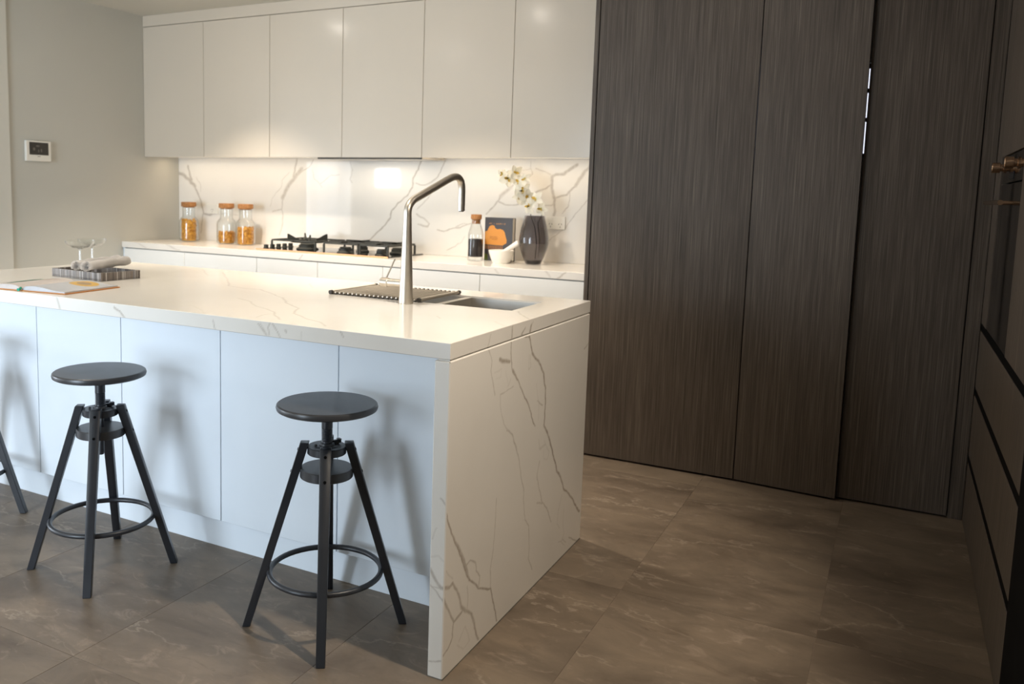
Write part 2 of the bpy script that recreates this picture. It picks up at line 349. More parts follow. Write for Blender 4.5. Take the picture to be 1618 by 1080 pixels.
# ------------------------------------------------------------------ materials
M = {}
M['wall'] = plain('painted_wall', '#c3c1b8', 0.85, vary=0.02, nscale=2, bump=0.05)
M['ceiling'] = plain('ceiling_paint', '#d3d0c6', 0.9, vary=0.02, nscale=2)
M['white'] = plain('white_cabinet_lacquer', '#d4c8b7', 0.20, vary=0.012, nscale=3, spec=0.4)
M['whitemid'] = plain('white_drawer_lacquer', '#ededea', 0.25, vary=0.012, nscale=3, spec=0.4)
M['whitecool'] = plain('cool_white_lacquer', '#e6edf4', 0.25, vary=0.012, nscale=3, spec=0.4)
M['whitein'] = plain('white_melamine', '#dcd8d0', 0.5, vary=0.02)
M['steel'] = plain('brushed_steel', '#ddd4c6', 0.38, metal=1.0, vary=0.05, nscale=30)
M['sinksteel'] = plain('satin_sink_steel', '#cfcac2', 0.38, metal=0.9, vary=0.05, nscale=20)
M['iron'] = plain('cast_iron', '#3a3a34', 0.6, vary=0.1, nscale=20, bump=0.2)
M['black'] = plain('black_stool_paint', '#2a2c31', 0.36, vary=0.06, nscale=25, bump=0.08)
M['seat'] = plain('black_seat_paint', '#3a3a3c', 0.34, vary=0.08, nscale=12, bump=0.06)
M['blackglass'] = plain('black_glass', '#070707', 0.06, vary=0.02)
M['blackgap'] = plain('black_gap', '#040404', 0.9, spec=0.1, vary=0.02)
M['blacklam'] = plain('black_panel', '#070708', 0.7, spec=0.08, vary=0.05)
M['copper'] = plain('copper_toned_edge', '#d9aa80', 0.35, metal=0.6, vary=0.03)  # copper-toned colour for the front edge of the cooktop
M['chrome'] = plain('warm_metal', '#d8b79a', 0.18, metal=1.0, vary=0.03)
M['plastic'] = plain('white_plastic', '#e8e4da', 0.35, vary=0.01)
M['plasticgrey'] = plain('grey_slot', '#6b675f', 0.5, vary=0.02)
M['porcelain'] = plain('porcelain', '#efe9df', 0.22, vary=0.01)
M['cloth'] = plain('white_cloth', '#f6f3f0', 0.9, vary=0.04, nscale=20, bump=0.4)
M['petal'] = plain('petal', '#faf7ec', 0.6, vary=0.04, nscale=40)
M['petalgreen'] = plain('petal_green', '#d8d67a', 0.6, vary=0.1, nscale=40)
M['yellow'] = plain('flower_yellow', '#e2c258', 0.6, vary=0.1, nscale=60)
M['stem'] = plain('dark_stem', '#3a342c', 0.6, vary=0.1)
M['paper'] = plain('paper', '#ece6dc', 0.8, vary=0.03, nscale=15)
M['rod'] = plain('satin_rod', '#d9d0c2', 0.45, metal=0.8, vary=0.03)
M['silicone'] = plain('dark_silicone', '#3b3833', 0.6, vary=0.05)
M['teal'] = plain('teal_ribbon', '#1d9c80', 0.5, vary=0.08)
M['orange'] = plain('orange_board', '#cf8a45', 0.6, vary=0.05)
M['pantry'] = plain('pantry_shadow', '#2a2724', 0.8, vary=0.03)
M['screen'] = plain('dark_screen', '#2a2724', 0.15, vary=0.05)
M['darkfill'] = plain('dark_grains', '#2b2220', 0.6, vary=0.35, nscale=160, bump=0.6)
M['pepper'] = plain('pepper', '#332a26', 0.55, vary=0.2, nscale=60)

def cork():
    t = NT('cork'); v = t.noise(t.coord(), 90, 4, 0.7)
    t.link(t.ramp(v, (0.3, srgb('#8d5a31')), (0.7, srgb('#c08a56'))), t.b.inputs['Base Color']); t.b.inputs['Roughness'].default_value = 0.85
    t.bump(v, 0.4, 0.002); return t.m
M['cork'] = cork()
def pasta():
    t = NT('pasta'); v = t.noise(t.coord(), 60, 3)
    t.link(t.ramp(v, (0.35, srgb('#a9690f')), (0.65, srgb('#eaae45'))), t.b.inputs['Base Color']); t.b.inputs['Roughness'].default_value = 0.5
    return t.m
M['pasta'] = pasta()

def quartz(name, rough):
    """white engineered stone: drawn veins come from the mesh attribute 'vein', faint clouding from noise"""
    t = NT(name); co = t.coord()
    a = t.new('ShaderNodeAttribute', attribute_name='vein')
    brk = t.noise(co, 55, 4, 0.7)
    f = t.math('MULTIPLY', a.outputs['Fac'], t.math('ADD', t.math('MULTIPLY', brk, 1.3), 0.32))
    cloud = t.ramp(t.noise(co, 3.2, 5, 0.6), (0.45, (0, 0, 0, 1)), (0.8, (1, 1, 1, 1)))
    base = t.mix(t.math('MULTIPLY', cloud, 0.22), srgb('#ece7df'), srgb('#d9d1c6'))
    n = t.mix(f, base, srgb('#a09384'))
    t.link(n, t.b.inputs['Base Color']); t.b.inputs['Roughness'].default_value = rough
    t.b.inputs['Specular IOR Level'].default_value = 0.5
    return t.m
M['quartz'] = quartz('quartz_worktop', 0.16)
M['quartzsplash'] = quartz('quartz_splashback', 0.035)

def laminate():
    """dark brown-grey timber laminate with fine upright grain"""
    t = NT('dark_timber_laminate')
    fine = t.noise(t.coord(scale=(420, 420, 4.0)), 1.0, 2, 0.6)
    mid = t.noise(t.coord(scale=(110, 110, 1.6)), 1.0, 3, 0.6)
    broad = t.noise(t.coord(scale=(9, 9, 0.5)), 1.0, 2)
    f = t.math('ADD', t.math('MULTIPLY', fine, 0.55), t.math('ADD', t.math('MULTIPLY', mid, 0.35), t.math('MULTIPLY', broad, 0.1)))
    c = t.ramp(f, (0.34, srgb('#403830')), (0.5, srgb('#584e45')), (0.66, srgb('#756a5e')))
    t.link(c, t.b.inputs['Base Color']); t.b.inputs['Roughness'].default_value = 0.5
    t.b.inputs['Specular IOR Level'].default_value = 0.25
    t.bump(fine, 0.12, 0.001); return t.m
M['lam'] = laminate()

def tilemat():
    """brown marble-look porcelain: clouding, smoky streaks and a few pale veins; every tile shows another cut"""
    t = NT('brown_marble_tile')
    oi = t.new('ShaderNodeObjectInfo'); tc = t.new('ShaderNodeTexCoord')
    off = t.new('ShaderNodeVectorMath', operation='SCALE'); off.inputs[0].default_value = (37.0, 21.0, 13.0); t.link(oi.outputs['Random'], off.inputs['Scale'])
    add = t.new('ShaderNodeVectorMath', operation='ADD'); t.link(tc.outputs['Object'], add.inputs[0]); t.link(off.outputs[0], add.inputs[1])
    mp = t.new('ShaderNodeMapping'); mp.inputs['Rotation'].default_value = (0, 0, 0.5); mp.inputs['Scale'].default_value = (1.0, 2.2, 1); t.link(add.outputs[0], mp.inputs[0])
    v = mp.outputs[0]
    cloud = t.noise(v, 2.2, 6, 0.62, dist=0.6)
    streak = t.noise(v, 7, 7, 0.68, dist=1.2)
    base = t.ramp(cloud, (0.3, srgb('#5c5044')), (0.5, srgb('#726557')), (0.72, srgb('#857665')))
    base = t.mix(t.ramp(streak, (0.56, (0, 0, 0, 1)), (0.75, (0.75, 0.75, 0.75, 1))), base, srgb('#9b8b7b'))
    base = t.mix(t.ramp(streak, (0.26, (0.7, 0.7, 0.7, 1)), (0.42, (0, 0, 0, 1))), base, srgb('#5f5145'))
    # pale crack-like veins: distorted cell edges, kept only in patches
    wob = t.noise(v, 3.5, 5, 0.6, out='Color'); wv = t.new('ShaderNodeVectorMath', operation='MULTIPLY_ADD')
    t.link(wob, wv.inputs[0]); wv.inputs[1].default_value = (0.5, 0.5, 0.5); t.link(v, wv.inputs[2])
    vo = t.new('ShaderNodeTexVoronoi', feature='DISTANCE_TO_EDGE'); vo.inputs['Scale'].default_value = 1.25; t.link(wv.outputs[0], vo.inputs['Vector'])
    line = t.ramp(vo.outputs['Distance'], (0.0, (1, 1, 1, 1)), (0.014, (0, 0, 0, 1)))
    keep = t.ramp(t.noise(v, 1.7, 3), (0.44, (0, 0, 0, 1)), (0.56, (1, 1, 1, 1)))
    f = t.math('MULTIPLY', t.math('MULTIPLY', line, keep), 0.42)
    base = t.mix(f, base, srgb('#ad9f8e'))
    t.link(base, t.b.inputs['Base Color'])
    t.link(t.math('ADD', t.math('MULTIPLY', streak, 0.15), 0.33), t.b.inputs['Roughness'])
    t.b.inputs['Specular IOR Level'].default_value = 0.35
    t.bump(streak, 0.05, 0.002); return t.m
M['tile'] = tilemat()
M['grout'] = plain('tile_grout', '#7f7062', 0.9, vary=0.05)

def glass(name, tint, gloss=0.03, ior=1.45):
    """clear pane or vessel wall: tinted see-through plus fresnel reflection"""
    t = NT(name); t.n.remove(t.b)
    tr = t.new('ShaderNodeBsdfTransparent'); tr.inputs[0].default_value = tint
    gl = t.new('ShaderNodeBsdfGlossy'); gl.inputs['Roughness'].default_value = gloss
    v = t.noise(t.coord(), 8, 2)
    t.link(t.math('ADD', t.math('MULTIPLY', v, 0.02), gloss), gl.inputs['Roughness'])
    lw = t.new('ShaderNodeLayerWeight'); lw.inputs['Blend'].default_value = 0.5
    fr = t.math('ADD', t.math('MULTIPLY', t.math('POWER', lw.outputs['Facing'], 3.0), 0.8), ((ior - 1) / (ior + 1)) ** 2)
    mx = t.new('ShaderNodeMixShader'); t.link(fr, mx.inputs[0]); t.link(tr.outputs[0], mx.inputs[1]); t.link(gl.outputs[0], mx.inputs[2])
    t.link(mx.outputs[0], t.out.inputs[0]); return t.m
M['glass'] = glass('clear_glass', (0.975, 0.98, 0.975, 1))
M['stemglass'] = glass('stem_glass', (0.99, 0.99, 0.98, 1), 0.05, 2.6)
M['smoke'] = glass('smoky_glass', (0.64, 0.625, 0.635, 1), 0.03, 1.5)
M['pane'] = glass('window_glass', (0.95, 0.97, 0.97, 1))

def lit(name, col, strength):
    t = NT(name); t.n.remove(t.b); e = t.new('ShaderNodeEmission'); e.inputs[0].default_value = col; e.inputs[1].default_value = strength
    t.link(e.outputs[0], t.out.inputs[0]); return t.m
M['led'] = lit('led_diffuser', (1.0, 0.84, 0.62, 1), 1.2)
M['opal'] = lit('lamp_diffuser', (1.0, 0.9, 0.8, 1), 90.0)
M['daypane'] = lit('daylit_pane', (0.75, 0.8, 1.0, 1), 1.5)

def striped():
    t = NT('striped_tray'); v = t.noise(t.coord(scale=(52, 52, 0.5)), 1.0, 3, 0.7)
    t.link(t.ramp(v, (0.34, srgb('#2f2925')), (0.44, srgb('#8a7f76')), (0.52, srgb('#4b433e')), (0.58, srgb('#b5aea8')), (0.7, srgb('#6d6f78'))), t.b.inputs['Base Color'])
    t.b.inputs['Roughness'].default_value = 0.35; return t.m
M['tray'] = striped()

def page_print(name, c0, c1, c2, cx, cy, r):
    """glossy magazine page: a round dish on a pale ground, laid in page coordinates"""
    t = NT(name); tc = t.new('ShaderNodeTexCoord'); sx = t.new('ShaderNodeSeparateXYZ'); t.link(tc.outputs['Object'], sx.inputs[0])
    dx = t.math('SUBTRACT', sx.outputs[0], cx); dy = t.math('SUBTRACT', sx.outputs[1], cy)
    d = t.math('SQRT', t.math('ADD', t.math('MULTIPLY', dx, dx), t.math('MULTIPLY', dy, dy)))
    d = t.math('DIVIDE', d, r)
    n = t.noise(tc.outputs['Object'], 40, 3)
    cl = t.ramp(d, (0.0, c2), (0.45, c2), (0.5, c1), (0.92, c1), (0.97, c0))
    cl = t.mix(t.math('MULTIPLY', n, 0.25), cl, srgb('#9a948c'))
    t.link(cl, t.b.inputs['Base Color']); t.b.inputs['Roughness'].default_value = 0.3; return t.m
M['pageR'] = page_print('printed_page', srgb('#c9ccd2'), srgb('#e0b24a'), srgb('#a98a63'), 0.105, 0.19, 0.055)
M['pageL'] = page_print('printed_page_plain', srgb('#d9d0cb'), srgb('#cdbfb6'), srgb('#b5a59a'), -0.09, 0.2, 0.05)

# ------------------------------------------------------------------ veined stone slabs
def vein_field(P, names, ax):
    """strength of the drawn veins at points P (n,3)"""
    rs = np.random.RandomState(3)
    wob = np.zeros_like(P)
    for k in range(4):
        f = 25.0 * 2 ** k; ph = rs.rand(3, 3) * 6.28
        for i in range(3):
            wob[:, i] += np.sin(P[:, 0] * f + ph[i, 0] + 2.1 * np.sin(P[:, 2] * f * 0.7)) * np.sin(P[:, 1] * f * 0.9 + ph[i, 1]) * np.cos(P[:, 2] * f * 1.1 + ph[i, 2]) * 0.006 / 2 ** k
    wob[np.arange(len(P)), ax] = 0          # only within the face
    Q = P + wob
    out = np.zeros(len(P))
    for nm, w, s, pts in VEINS:
        if nm not in names: continue
        s = s * min(1.0, w / 0.0024) ** 0.7; w = max(w, 0.0024); pts = np.array(pts)
        lo, hi = pts.min(0) - 3 * w - 0.01, pts.max(0) + 3 * w + 0.01
        sel = np.where(((Q >= lo) & (Q <= hi)).all(1))[0]
        if len(sel) == 0: continue
        q = Q[sel]; best = np.full(len(sel), 1e9)
        for a, b in zip(pts, pts[1:]):
            ab = b - a; t = np.clip(((q - a) @ ab) / max(ab @ ab, 1e-12), 0, 1)
            best = np.minimum(best, np.linalg.norm(q - (a + t[:, None] * ab), axis=1))
        v = np.clip(1.45 - best / w, 0, 1) * s
        out[sel] = np.maximum(out[sel], v)
    return out
def slab(name, lo, hi, res, mat, names, dense=('-x', '+x', '-y', '+z'), holes=(), c=0.0015, parent=None):
    """stone slab in world coordinates; dense faces carry the vein attribute; holes = (x0,x1,y0,y1) cut right through"""
    V = []; Fc = []; AX = []
    lo = np.array(lo, float); hi = np.array(hi, float)
    def axis_pts(a, b, extra, dn):
        n = max(1, int(math.ceil((b - a) / res))) if dn else 1
        p = set(np.round(np.linspace(a, b, n + 1), 6)) | {round(e, 6) for e in extra if a < e < b}
        return np.array(sorted(p))
    for ax in range(3):
        for sgn in (-1, 1):
            nm = ('-' if sgn < 0 else '+') + 'xyz'[ax]; dn = nm in dense
            u, w = [i for i in range(3) if i != ax]
            hx = holes if ax == 2 else ()
            us = axis_pts(lo[u] + c, hi[u] - c, [h[k] for h in hx for k in (0, 1)], dn)
            ws = axis_pts(lo[w] + c, hi[w] - c, [h[k] for h in hx for k in (2, 3)], dn)
            base = len(V); nu, nw = len(us), len(ws)
            g = np.zeros((nu, nw, 3)); g[..., u] = us[:, None]; g[..., w] = ws[None, :]; g[..., ax] = hi[ax] if sgn > 0 else lo[ax]
            V.extend(g.reshape(-1, 3).tolist()); AX.extend([ax] * (nu * nw))
            I, J = np.meshgrid(np.arange(nu - 1), np.arange(nw - 1), indexing='ij')
            q = np.stack([I * nw + J, (I + 1) * nw + J, (I + 1) * nw + J + 1, I * nw + J + 1], -1).reshape(-1, 4) + base
            if hx:
                uc = (us[:-1] + us[1:]) / 2; wc = (ws[:-1] + ws[1:]) / 2; keep = np.ones((nu - 1, nw - 1), bool)
                for h in hx: keep &= ~((uc[:, None] > h[0]) & (uc[:, None] < h[1]) & (wc[None] > h[2]) & (wc[None] < h[3]))
                q = q[keep.reshape(-1)]
            flip = (sgn > 0) == (ax == 1)
            Fc.extend((q[:, ::-1] if flip else q).tolist())
    def quad(*p):
        b = len(V); V.extend([list(map(float, x)) for x in p]); AX.extend([0] * 4); Fc.append([b, b + 1, b + 2, b + 3])
    # chamfers along the twelve edges
    for ax in range(3):
        u, w = [(1, 2), (2, 0), (0, 1)][ax]
        for su in (0, 1):
            for sw in (0, 1):
                pu, pw = (hi if su else lo)[u], (hi if sw else lo)[w]
                iu, iw = pu + (-c if su else c), pw + (-c if sw else c)
                def P(t, a, b):
                    r = [0, 0, 0]; r[ax] = t; r[u] = a; r[w] = b; return r
                a0, a1 = lo[ax] + c, hi[ax] - c
                ps = [P(a0, pu, iw), P(a1, pu, iw), P(a1, iu, pw), P(a0, iu, pw)]
                quad(*(ps if su == sw else ps[::-1]))
    for h in holes:
        x0, x1, y0, y1 = h; z0, z1 = lo[2], hi[2]
        quad((x0, y0, z0), (x1, y0, z0), (x1, y0, z1), (x0, y0, z1)); quad((x1, y1, z0), (x0, y1, z0), (x0, y1, z1), (x1, y1, z1))
        quad((x0, y1, z0), (x0, y0, z0), (x0, y0, z1), (x0, y1, z1)); quad((x1, y0, z0), (x1, y1, z0), (x1, y1, z1), (x1, y0, z1))
    P = np.array(V); org = np.array([(lo[0] + hi[0]) / 2, (lo[1] + hi[1]) / 2, lo[2]])
    me = bpy.data.meshes.new(name); me.from_pydata((P - org).tolist(), [], Fc)
    at = me.attributes.new('vein', 'FLOAT', 'POINT'); at.data.foreach_set('value', vein_field(P, names, np.array(AX)).astype(np.float32))
    me.materials.append(mat); me.update()
    o = bpy.data.objects.new(name, me); COL.objects.link(o); o.location = org
    if parent is not None: o.parent = parent
    return o

# ================================================================== SETTING
XL, YW, XR = -3.7359, 2.76, 1.3116          # left wall, back wall, face of the oven wall
XWR = 1.93                                   # right wall behind the tall units
# floor: base and 600 x 1200 tiles with thin joints
fl = struct(bx('floor', (-7.6, ROOM_Y - 0.1, -0.06), (2.0, 2.9, -0.0012), M['grout']))
TX, TY = 0.6, 1.2
def tile_mesh():
    b = MB().box((-TX / 2 + .0006, -TY / 2 + .0006, -0.0011), (TX / 2 - .0006, TY / 2 - .0006, 0.0), 0.0002)
    return b
t0 = tile_mesh().build('tile', M['tile'], fl)
first = True
for i in range(-12, 4):
    xc = 0.2625 + TX * i - TX / 2
    for j in range(-3, 3):
        yc = 1.98 - 0.6 + TY * (j - 1) + 0.0
        if yc - TY / 2 > 2.75 or xc < -7.3 or xc - TX / 2 > 1.9: continue
        o = t0 if first else t0.copy()
        if not first: COL.objects.link(o); o.parent = fl
        o.location = (xc, yc, 0); first = False
# walls, ceiling
struct(bx('wall_back', (-3.9, YW, 0), (0.62, YW + 0.12, CEIL), M['wall']))
struct(bx('wall_pantry', (1.02, YW, 0), (2.05, YW + 0.12, CEIL), M['wall']))
wb = struct(bx('wall_pantry_window', (0.62, YW, 0), (1.02, YW + 0.12, 1.53), M['wall']))
struct(bx('wall_pantry_lintel', (0.62, YW, 1.98), (1.02, YW + 0.12, CEIL), M['wall']))
struct(bx('wall_left', (XL - 0.12, 1.385, 0), (XL, YW, CEIL), M['wall']))
struct(bx('trim_1', (XL - 0.12, 1.22, 0), (XL + 0.012, 1.385, CEIL), M['ceiling']))
struct(bx('wall_left_return', (-7.3, 1.24, 0), (XL - 0.12, 1.36, CEIL), M['wall']))
struct(bx('wall_living', (-7.4, -0.35, 0), (-7.2, 1.36, CEIL), M['wall']))
struct(bx('wall_living_pier', (-7.4, -2.9, 0), (-7.2, -2.35, CEIL), M['wall']))
struct(bx('wall_living_over', (-7.4, -2.35, 2.25), (-7.2, -0.35, CEIL), M['wall']))
struct(bx('wall_living_sill', (-7.4, -2.35, 0), (-7.2, -0.35, .05), M['wall']))
struct(bx('wall_living_end', (-7.4, ROOM_Y - 0.1, 0), (-7.2, -4.45, CEIL), M['wall']))
struct(bx('wall_right', (XWR, ROOM_Y - 0.1, 0), (XWR + 0.12, YW, CEIL), M['wall']))
struct(bx('ceiling', (-7.4, ROOM_Y - 0.1, CEIL), (2.05, YW + 0.12, CEIL + 0.1), M['ceiling']))
# wall behind the camera, with glazed doors and a small window
struct(bx('wall_rear', (-6.45, ROOM_Y - 0.12, 0), (-2.8, ROOM_Y, CEIL), M['wall']))
struct(bx('wall_rear_right', (-0.6, ROOM_Y - 0.12, 0), (2.05, ROOM_Y, CEIL), M['wall']))
struct(bx('wall_rear_head', (-2.8, ROOM_Y - 0.12, 2.25), (-0.6, ROOM_Y, CEIL), M['wall']))
struct(bx('wall_rear_corner', (-7.4, ROOM_Y - 0.12, 0), (-6.96, ROOM_Y, CEIL), M['wall']))
struct(bx('wall_rear_sill', (-6.96, ROOM_Y - 0.12, 0), (-6.45, ROOM_Y, 1.39), M['wall']))
struct(bx('wall_rear_lintel', (-6.96, ROOM_Y - 0.12, 1.70), (-6.45, ROOM_Y, CEIL), M['wall']))
def glazed(name, x0, x1, z0, z1, y, n):
    fr = MB(); w = 0.05
    fr.box((x0, y - .03, z0), (x1, y + .03, z0 + w)).box((x0, y - .03, z1 - w), (x1, y + .03, z1))
    for k in range(n + 1):
        xc = x0 + (x1 - x0 - w) * k / n; fr.box((xc, y - .03, z0 + w), (xc + w, y + .03, z1 - w))
    o = struct(fr.build(name, M['blacklam']))
    for k in range(n):
        a = x0 + (x1 - x0 - w) * k / n + w; b_ = x0 + (x1 - x0 - w) * (k + 1) / n
        MB().box((a, y - .004, z0 + w), (b_, y + .004, z1 - w)).build('pane', M['pane'], o)
    return o
glazed('door_1', -2.8, -0.6, 0.0, 2.25, ROOM_Y - 0.06, 3)
glazed('window_1', -6.96, -6.45, 1.39, 1.70, ROOM_Y - 0.06, 1)
w4 = MB().box((-7.33, -2.35, .05), (-7.27, -0.35, .11)).box((-7.33, -2.35, 2.19), (-7.27, -0.35, 2.25))
for y in (-2.35, -1.38, -0.41): w4.box((-7.33, y, .11), (-7.27, y + .06, 2.19))
w4 = struct(w4.build('fill_window', M['blacklam']))  # unseen glazing added to go with the side fill light
for y in (-2.29, -1.32): MB().box((-7.304, y, .11), (-7.296, y + .91, 2.19)).build('pane', M['pane'], w4)
w2 = MB().box((-7.33, -4.45, 0), (-7.27, -2.9, .06)).box((-7.33, -4.45, 2.19), (-7.27, -2.9, 2.25))
for y in (-4.45, -3.70, -2.96): w2.box((-7.33, y, .06), (-7.27, y + .06, 2.19))
w2 = struct(w2.build('window_2', M['blacklam']))
for y in (-4.39, -3.64): MB().box((-7.304, y, .06), (-7.296, y + .68, 2.19)).build('pane', M['pane'], w2)
struct(bx('wall_living_head', (-7.4, -4.45, 2.25), (-7.2, -2.9, CEIL), M['wall']))
struct(bx('wall_added_shade', (-1.05, -2.52, 0), (XWR - .001, -2.40, CEIL - .001), M['wall']))  # unseen wall added to shade the right-hand panels and floor
# small pantry window, seen as a bright sliver past the pantry door
w3 = MB()
for z in (1.53, 1.705, 1.845, 1.962): w3.box((0.64, YW + .03, z), (1.0, YW + .07, z + (.018 if z > 1.54 else .02)))
for x in (0.62, 1.0): w3.box((x, YW + .03, 1.53), (x + .02, YW + .07, 1.98))
w3 = struct(w3.build('window_3', M['blackgap']))
MB().box((0.64, YW + .075, 1.535), (1.0, YW + .085, 1.975)).build('pane', M['daypane'], w3)
# bulkhead strip over the wall cupboards
struct(bx('trim_2', (XL + .001, 2.4268, 2.3995), (-0.376, YW - .001, CEIL - .001), M['white']))

# ceiling downlights (above the frame)
for i, (x, y, p) in enumerate(DOWN):
    lab = ['round recessed downlight in the ceiling over the jar end of the back bench', 'round recessed downlight in the ceiling before the cupboards near the tall panels',
           'round recessed downlight over the tray end of the island', 'round recessed downlight over the sink end of the island',
           'round recessed downlight before the dark pantry doors', 'added downlight turned on the stone end panel', 'round recessed downlight over the floor in front of the left stools'][i]
    t = thing('ceiling_downlight', lab, 'downlight', (x, y, CEIL), 0, 'ceiling downlights')
    MB().lathe([(.040, -.001), (.040, -.006), (.056, -.004), (.056, -.0005)], 28, cap0=False, cap1=False).build('trim_ring', M['plastic'], t)
    MB().lathe([(.0, -.018), (.022, -.015), (.034, -.008), (.038, -.001)], 24, cap1=False).build('diffuser', M['opal'], t)
    d = bpy.data.lights.new('downlight_lamp', 'SPOT'); d.energy = p; d.color = DOWN_COL; d.spot_size = R = math.radians(86); d.spot_blend = 0.7; d.shadow_soft_size = 0.04
    lo = bpy.data.objects.new('downlight_lamp', d); COL.objects.link(lo); lo.location = (x, y, CEIL - 0.03)
    if i < 2: lo.rotation_euler = (math.radians(7), 0, 0)
    if i == 5:      # added lamp beside the oven wall, aimed to brighten the stone end panel
        lo.rotation_euler = (Vector((-0.05, 0.45, 0.45)) - lo.location).to_track_quat('-Z', 'Y').to_euler(); d.spot_size = math.radians(62)

# ================================================================== ISLAND
H = 0.92; D = 1.1208; XI = -2.4861
SINK = (-0.866, -0.126, 0.675, 0.955)
wt = slab('island_worktop', (XI, 0, H - 0.044), (0, D, H), 0.0045, M['quartz'], ('top', 'front', 'side'), holes=(SINK,))
tag(wt, 'long white veined stone worktop on the kitchen island', 'worktop')
wf = slab('waterfall_panel', (-0.0459, 0, 0.0), (0, D, 0.8718), 0.0027, M['quartz'], ('front', 'side'), dense=('-y', '+x'), c=0.003)
tag(wf, 'upright white veined stone end panel closing the right end of the island', 'panel')
MB().box((0.006, 0.004, 0.8719), (0.0400, D - .004, 0.8758)).build('spacer', M['quartz'], wf, loc=(-0.02, -D / 2, 0))
MB().box((-0.0455, -.0012, 0.0), (0.0012, D, 0.003)).build('silicone_bead', M['plasticgrey'], wf, loc=(0.02295, -D / 2, 0))
edges = [XI + .002, -2.047, -1.562, -1.066, -0.563, -0.0475]
names5 = ['white island cupboard at the far left end, cut by the frame', 'white island cupboard left of the stool whose seat is whole on the left', 'white island cupboard behind the left whole stool',
          'white island cupboard in the middle, between the two whole stools', 'white island cupboard behind the stool nearest the stone end panel']
for k in range(5):
    x0, x1 = edges[k] + .0010, edges[k + 1] - .0010
    off = (x0, 0.305, 0.11)
    t = thing('island_cupboard', names5[k], 'cupboard', off, 0, 'cupboards under the island worktop')
    c = MB()
    for lo, hi in (((x0, .325, .112), (x0 + .016, 1.10, .69 if k == 4 else .874)), ((x1 - .016, .325, .112), (x1, 1.10, .69 if k == 3 else .874)), ((x0 + .016, .325, .112), (x1 - .016, 1.10, .128)), ((x0 + .016, 1.086, .128), (x1 - .016, 1.10, .874)), ((x0 + .016, .325, .128), (x1 - .016, .335, .874))):
        c.box([lo[i] - off[i] for i in range(3)], [hi[i] - off[i] for i in range(3)])
    c.build('carcass', M['whitein'], t)
    bx('door', (x0 + .0005, .305, .118), (x1 - .0005, .3235, .873), M['whitecool'], t, .0012, off)
kb = bx('island_kickboard', (XI + .004, .345, 0.0), (-0.0475, .361, .109), M['whitecool'], None, .001)
tag(kb, 'white recessed kickboard along the foot of the island', 'kickboard')

# sink: undermount double bowl in satin steel
sx0, sx1, sy0, sy1 = SINK
so = ((sx0 + sx1) / 2, (sy0 + sy1) / 2, H - 0.24)
sink = thing('sink', 'satin steel double bowl sink let into the island worktop behind the tap', 'sink', so)
def bowl(x0, x1, y0, y1, z1, z0, t=.002):
    x0, x1, y0, y1, z0, z1 = x0 - so[0], x1 - so[0], y0 - so[1], y1 - so[1], z0 - so[2], z1 - so[2]
    b = MB()
    b.box((x0, y0, z0), (x1, y1, z0 + t)); b.box((x0, y0, z0 + t), (x0 + t, y1, z1)); b.box((x1 - t, y0, z0 + t), (x1, y1, z1))
    b.box((x0 + t, y0, z0 + t), (x1 - t, y0 + t, z1)); b.box((x0 + t, y1 - t, z0 + t), (x1 - t, y1, z1))
    b.lathe([(.0, .0005), (.032, .0005), (.036, .004), (.042, .0035)], 20, ((x0 + x1) / 2, (y0 + y1) / 2, z0 + t))
    return b
bowl(sx0 + .001, -.437, sy0 + .001, sy1 - .001, H - .006, H - .22).build('basin', M['sinksteel'], sink)
bowl(-.412, sx1 - .001, sy0 + .001, sy1 - .001, H - .006, H - .20).build('basin', M['sinksteel'], sink)
bx('divider', (-.4365, sy0 + .001, H - .03), (-.4125, sy1 - .001, H - .006), M['sinksteel'], sink, .002, so)
bx('overflow', (-.70, sy1 - .0045, H - .036), (-.64, sy1 - .0035, H - .024), M['silicone'], sink, 0, so)

# roll-up drying rack over the left bowl
rk = thing('drying_rack', 'roll-up steel drying rack laid over the left sink bowl', 'dish rack', (-.66, .81, H))
RX0, RX1, RY0, RY1 = -.862, -.462, .66, .968
n = 21
for k in range(n):
    x = RX0 + .012 + (RX1 - RX0 - .024) * k / (n - 1)
    MB().tube([(x + .66, RY0 - .81, .0085), (x + .66, RY1 - .81, .0085)], .0034 if 0 < k < n - 1 else .0060, 8).build('rod', M['rod'], rk)
for y in (RY0 + .006, RY1 - .006):
    b = MB()
    for k in range(n):
        x = RX0 + .012 + (RX1 - RX0 - .024) * k / (n - 1) + .66
        b.box((x - .0048, y - .81 - .003, .0018), (x + .0048, y - .81 + .003, .0040 if y < .8 else .0128), .001)
    b.box((RX0 + .66, y - .81 - .003, .0004), (RX1 + .66, y - .81 + .003, .0018))
    b.build('silicone_grip', M['silicone'], rk)
for x in (RX0 + .012, RX1 - .012):
    for y in (RY0, RY1): MB().tube([(x + .66, y - .81 - .006, .0085), (x + .66, y - .81 + .006, .0085)], .0078, 8).build('end_cap', M['silicone'], rk)

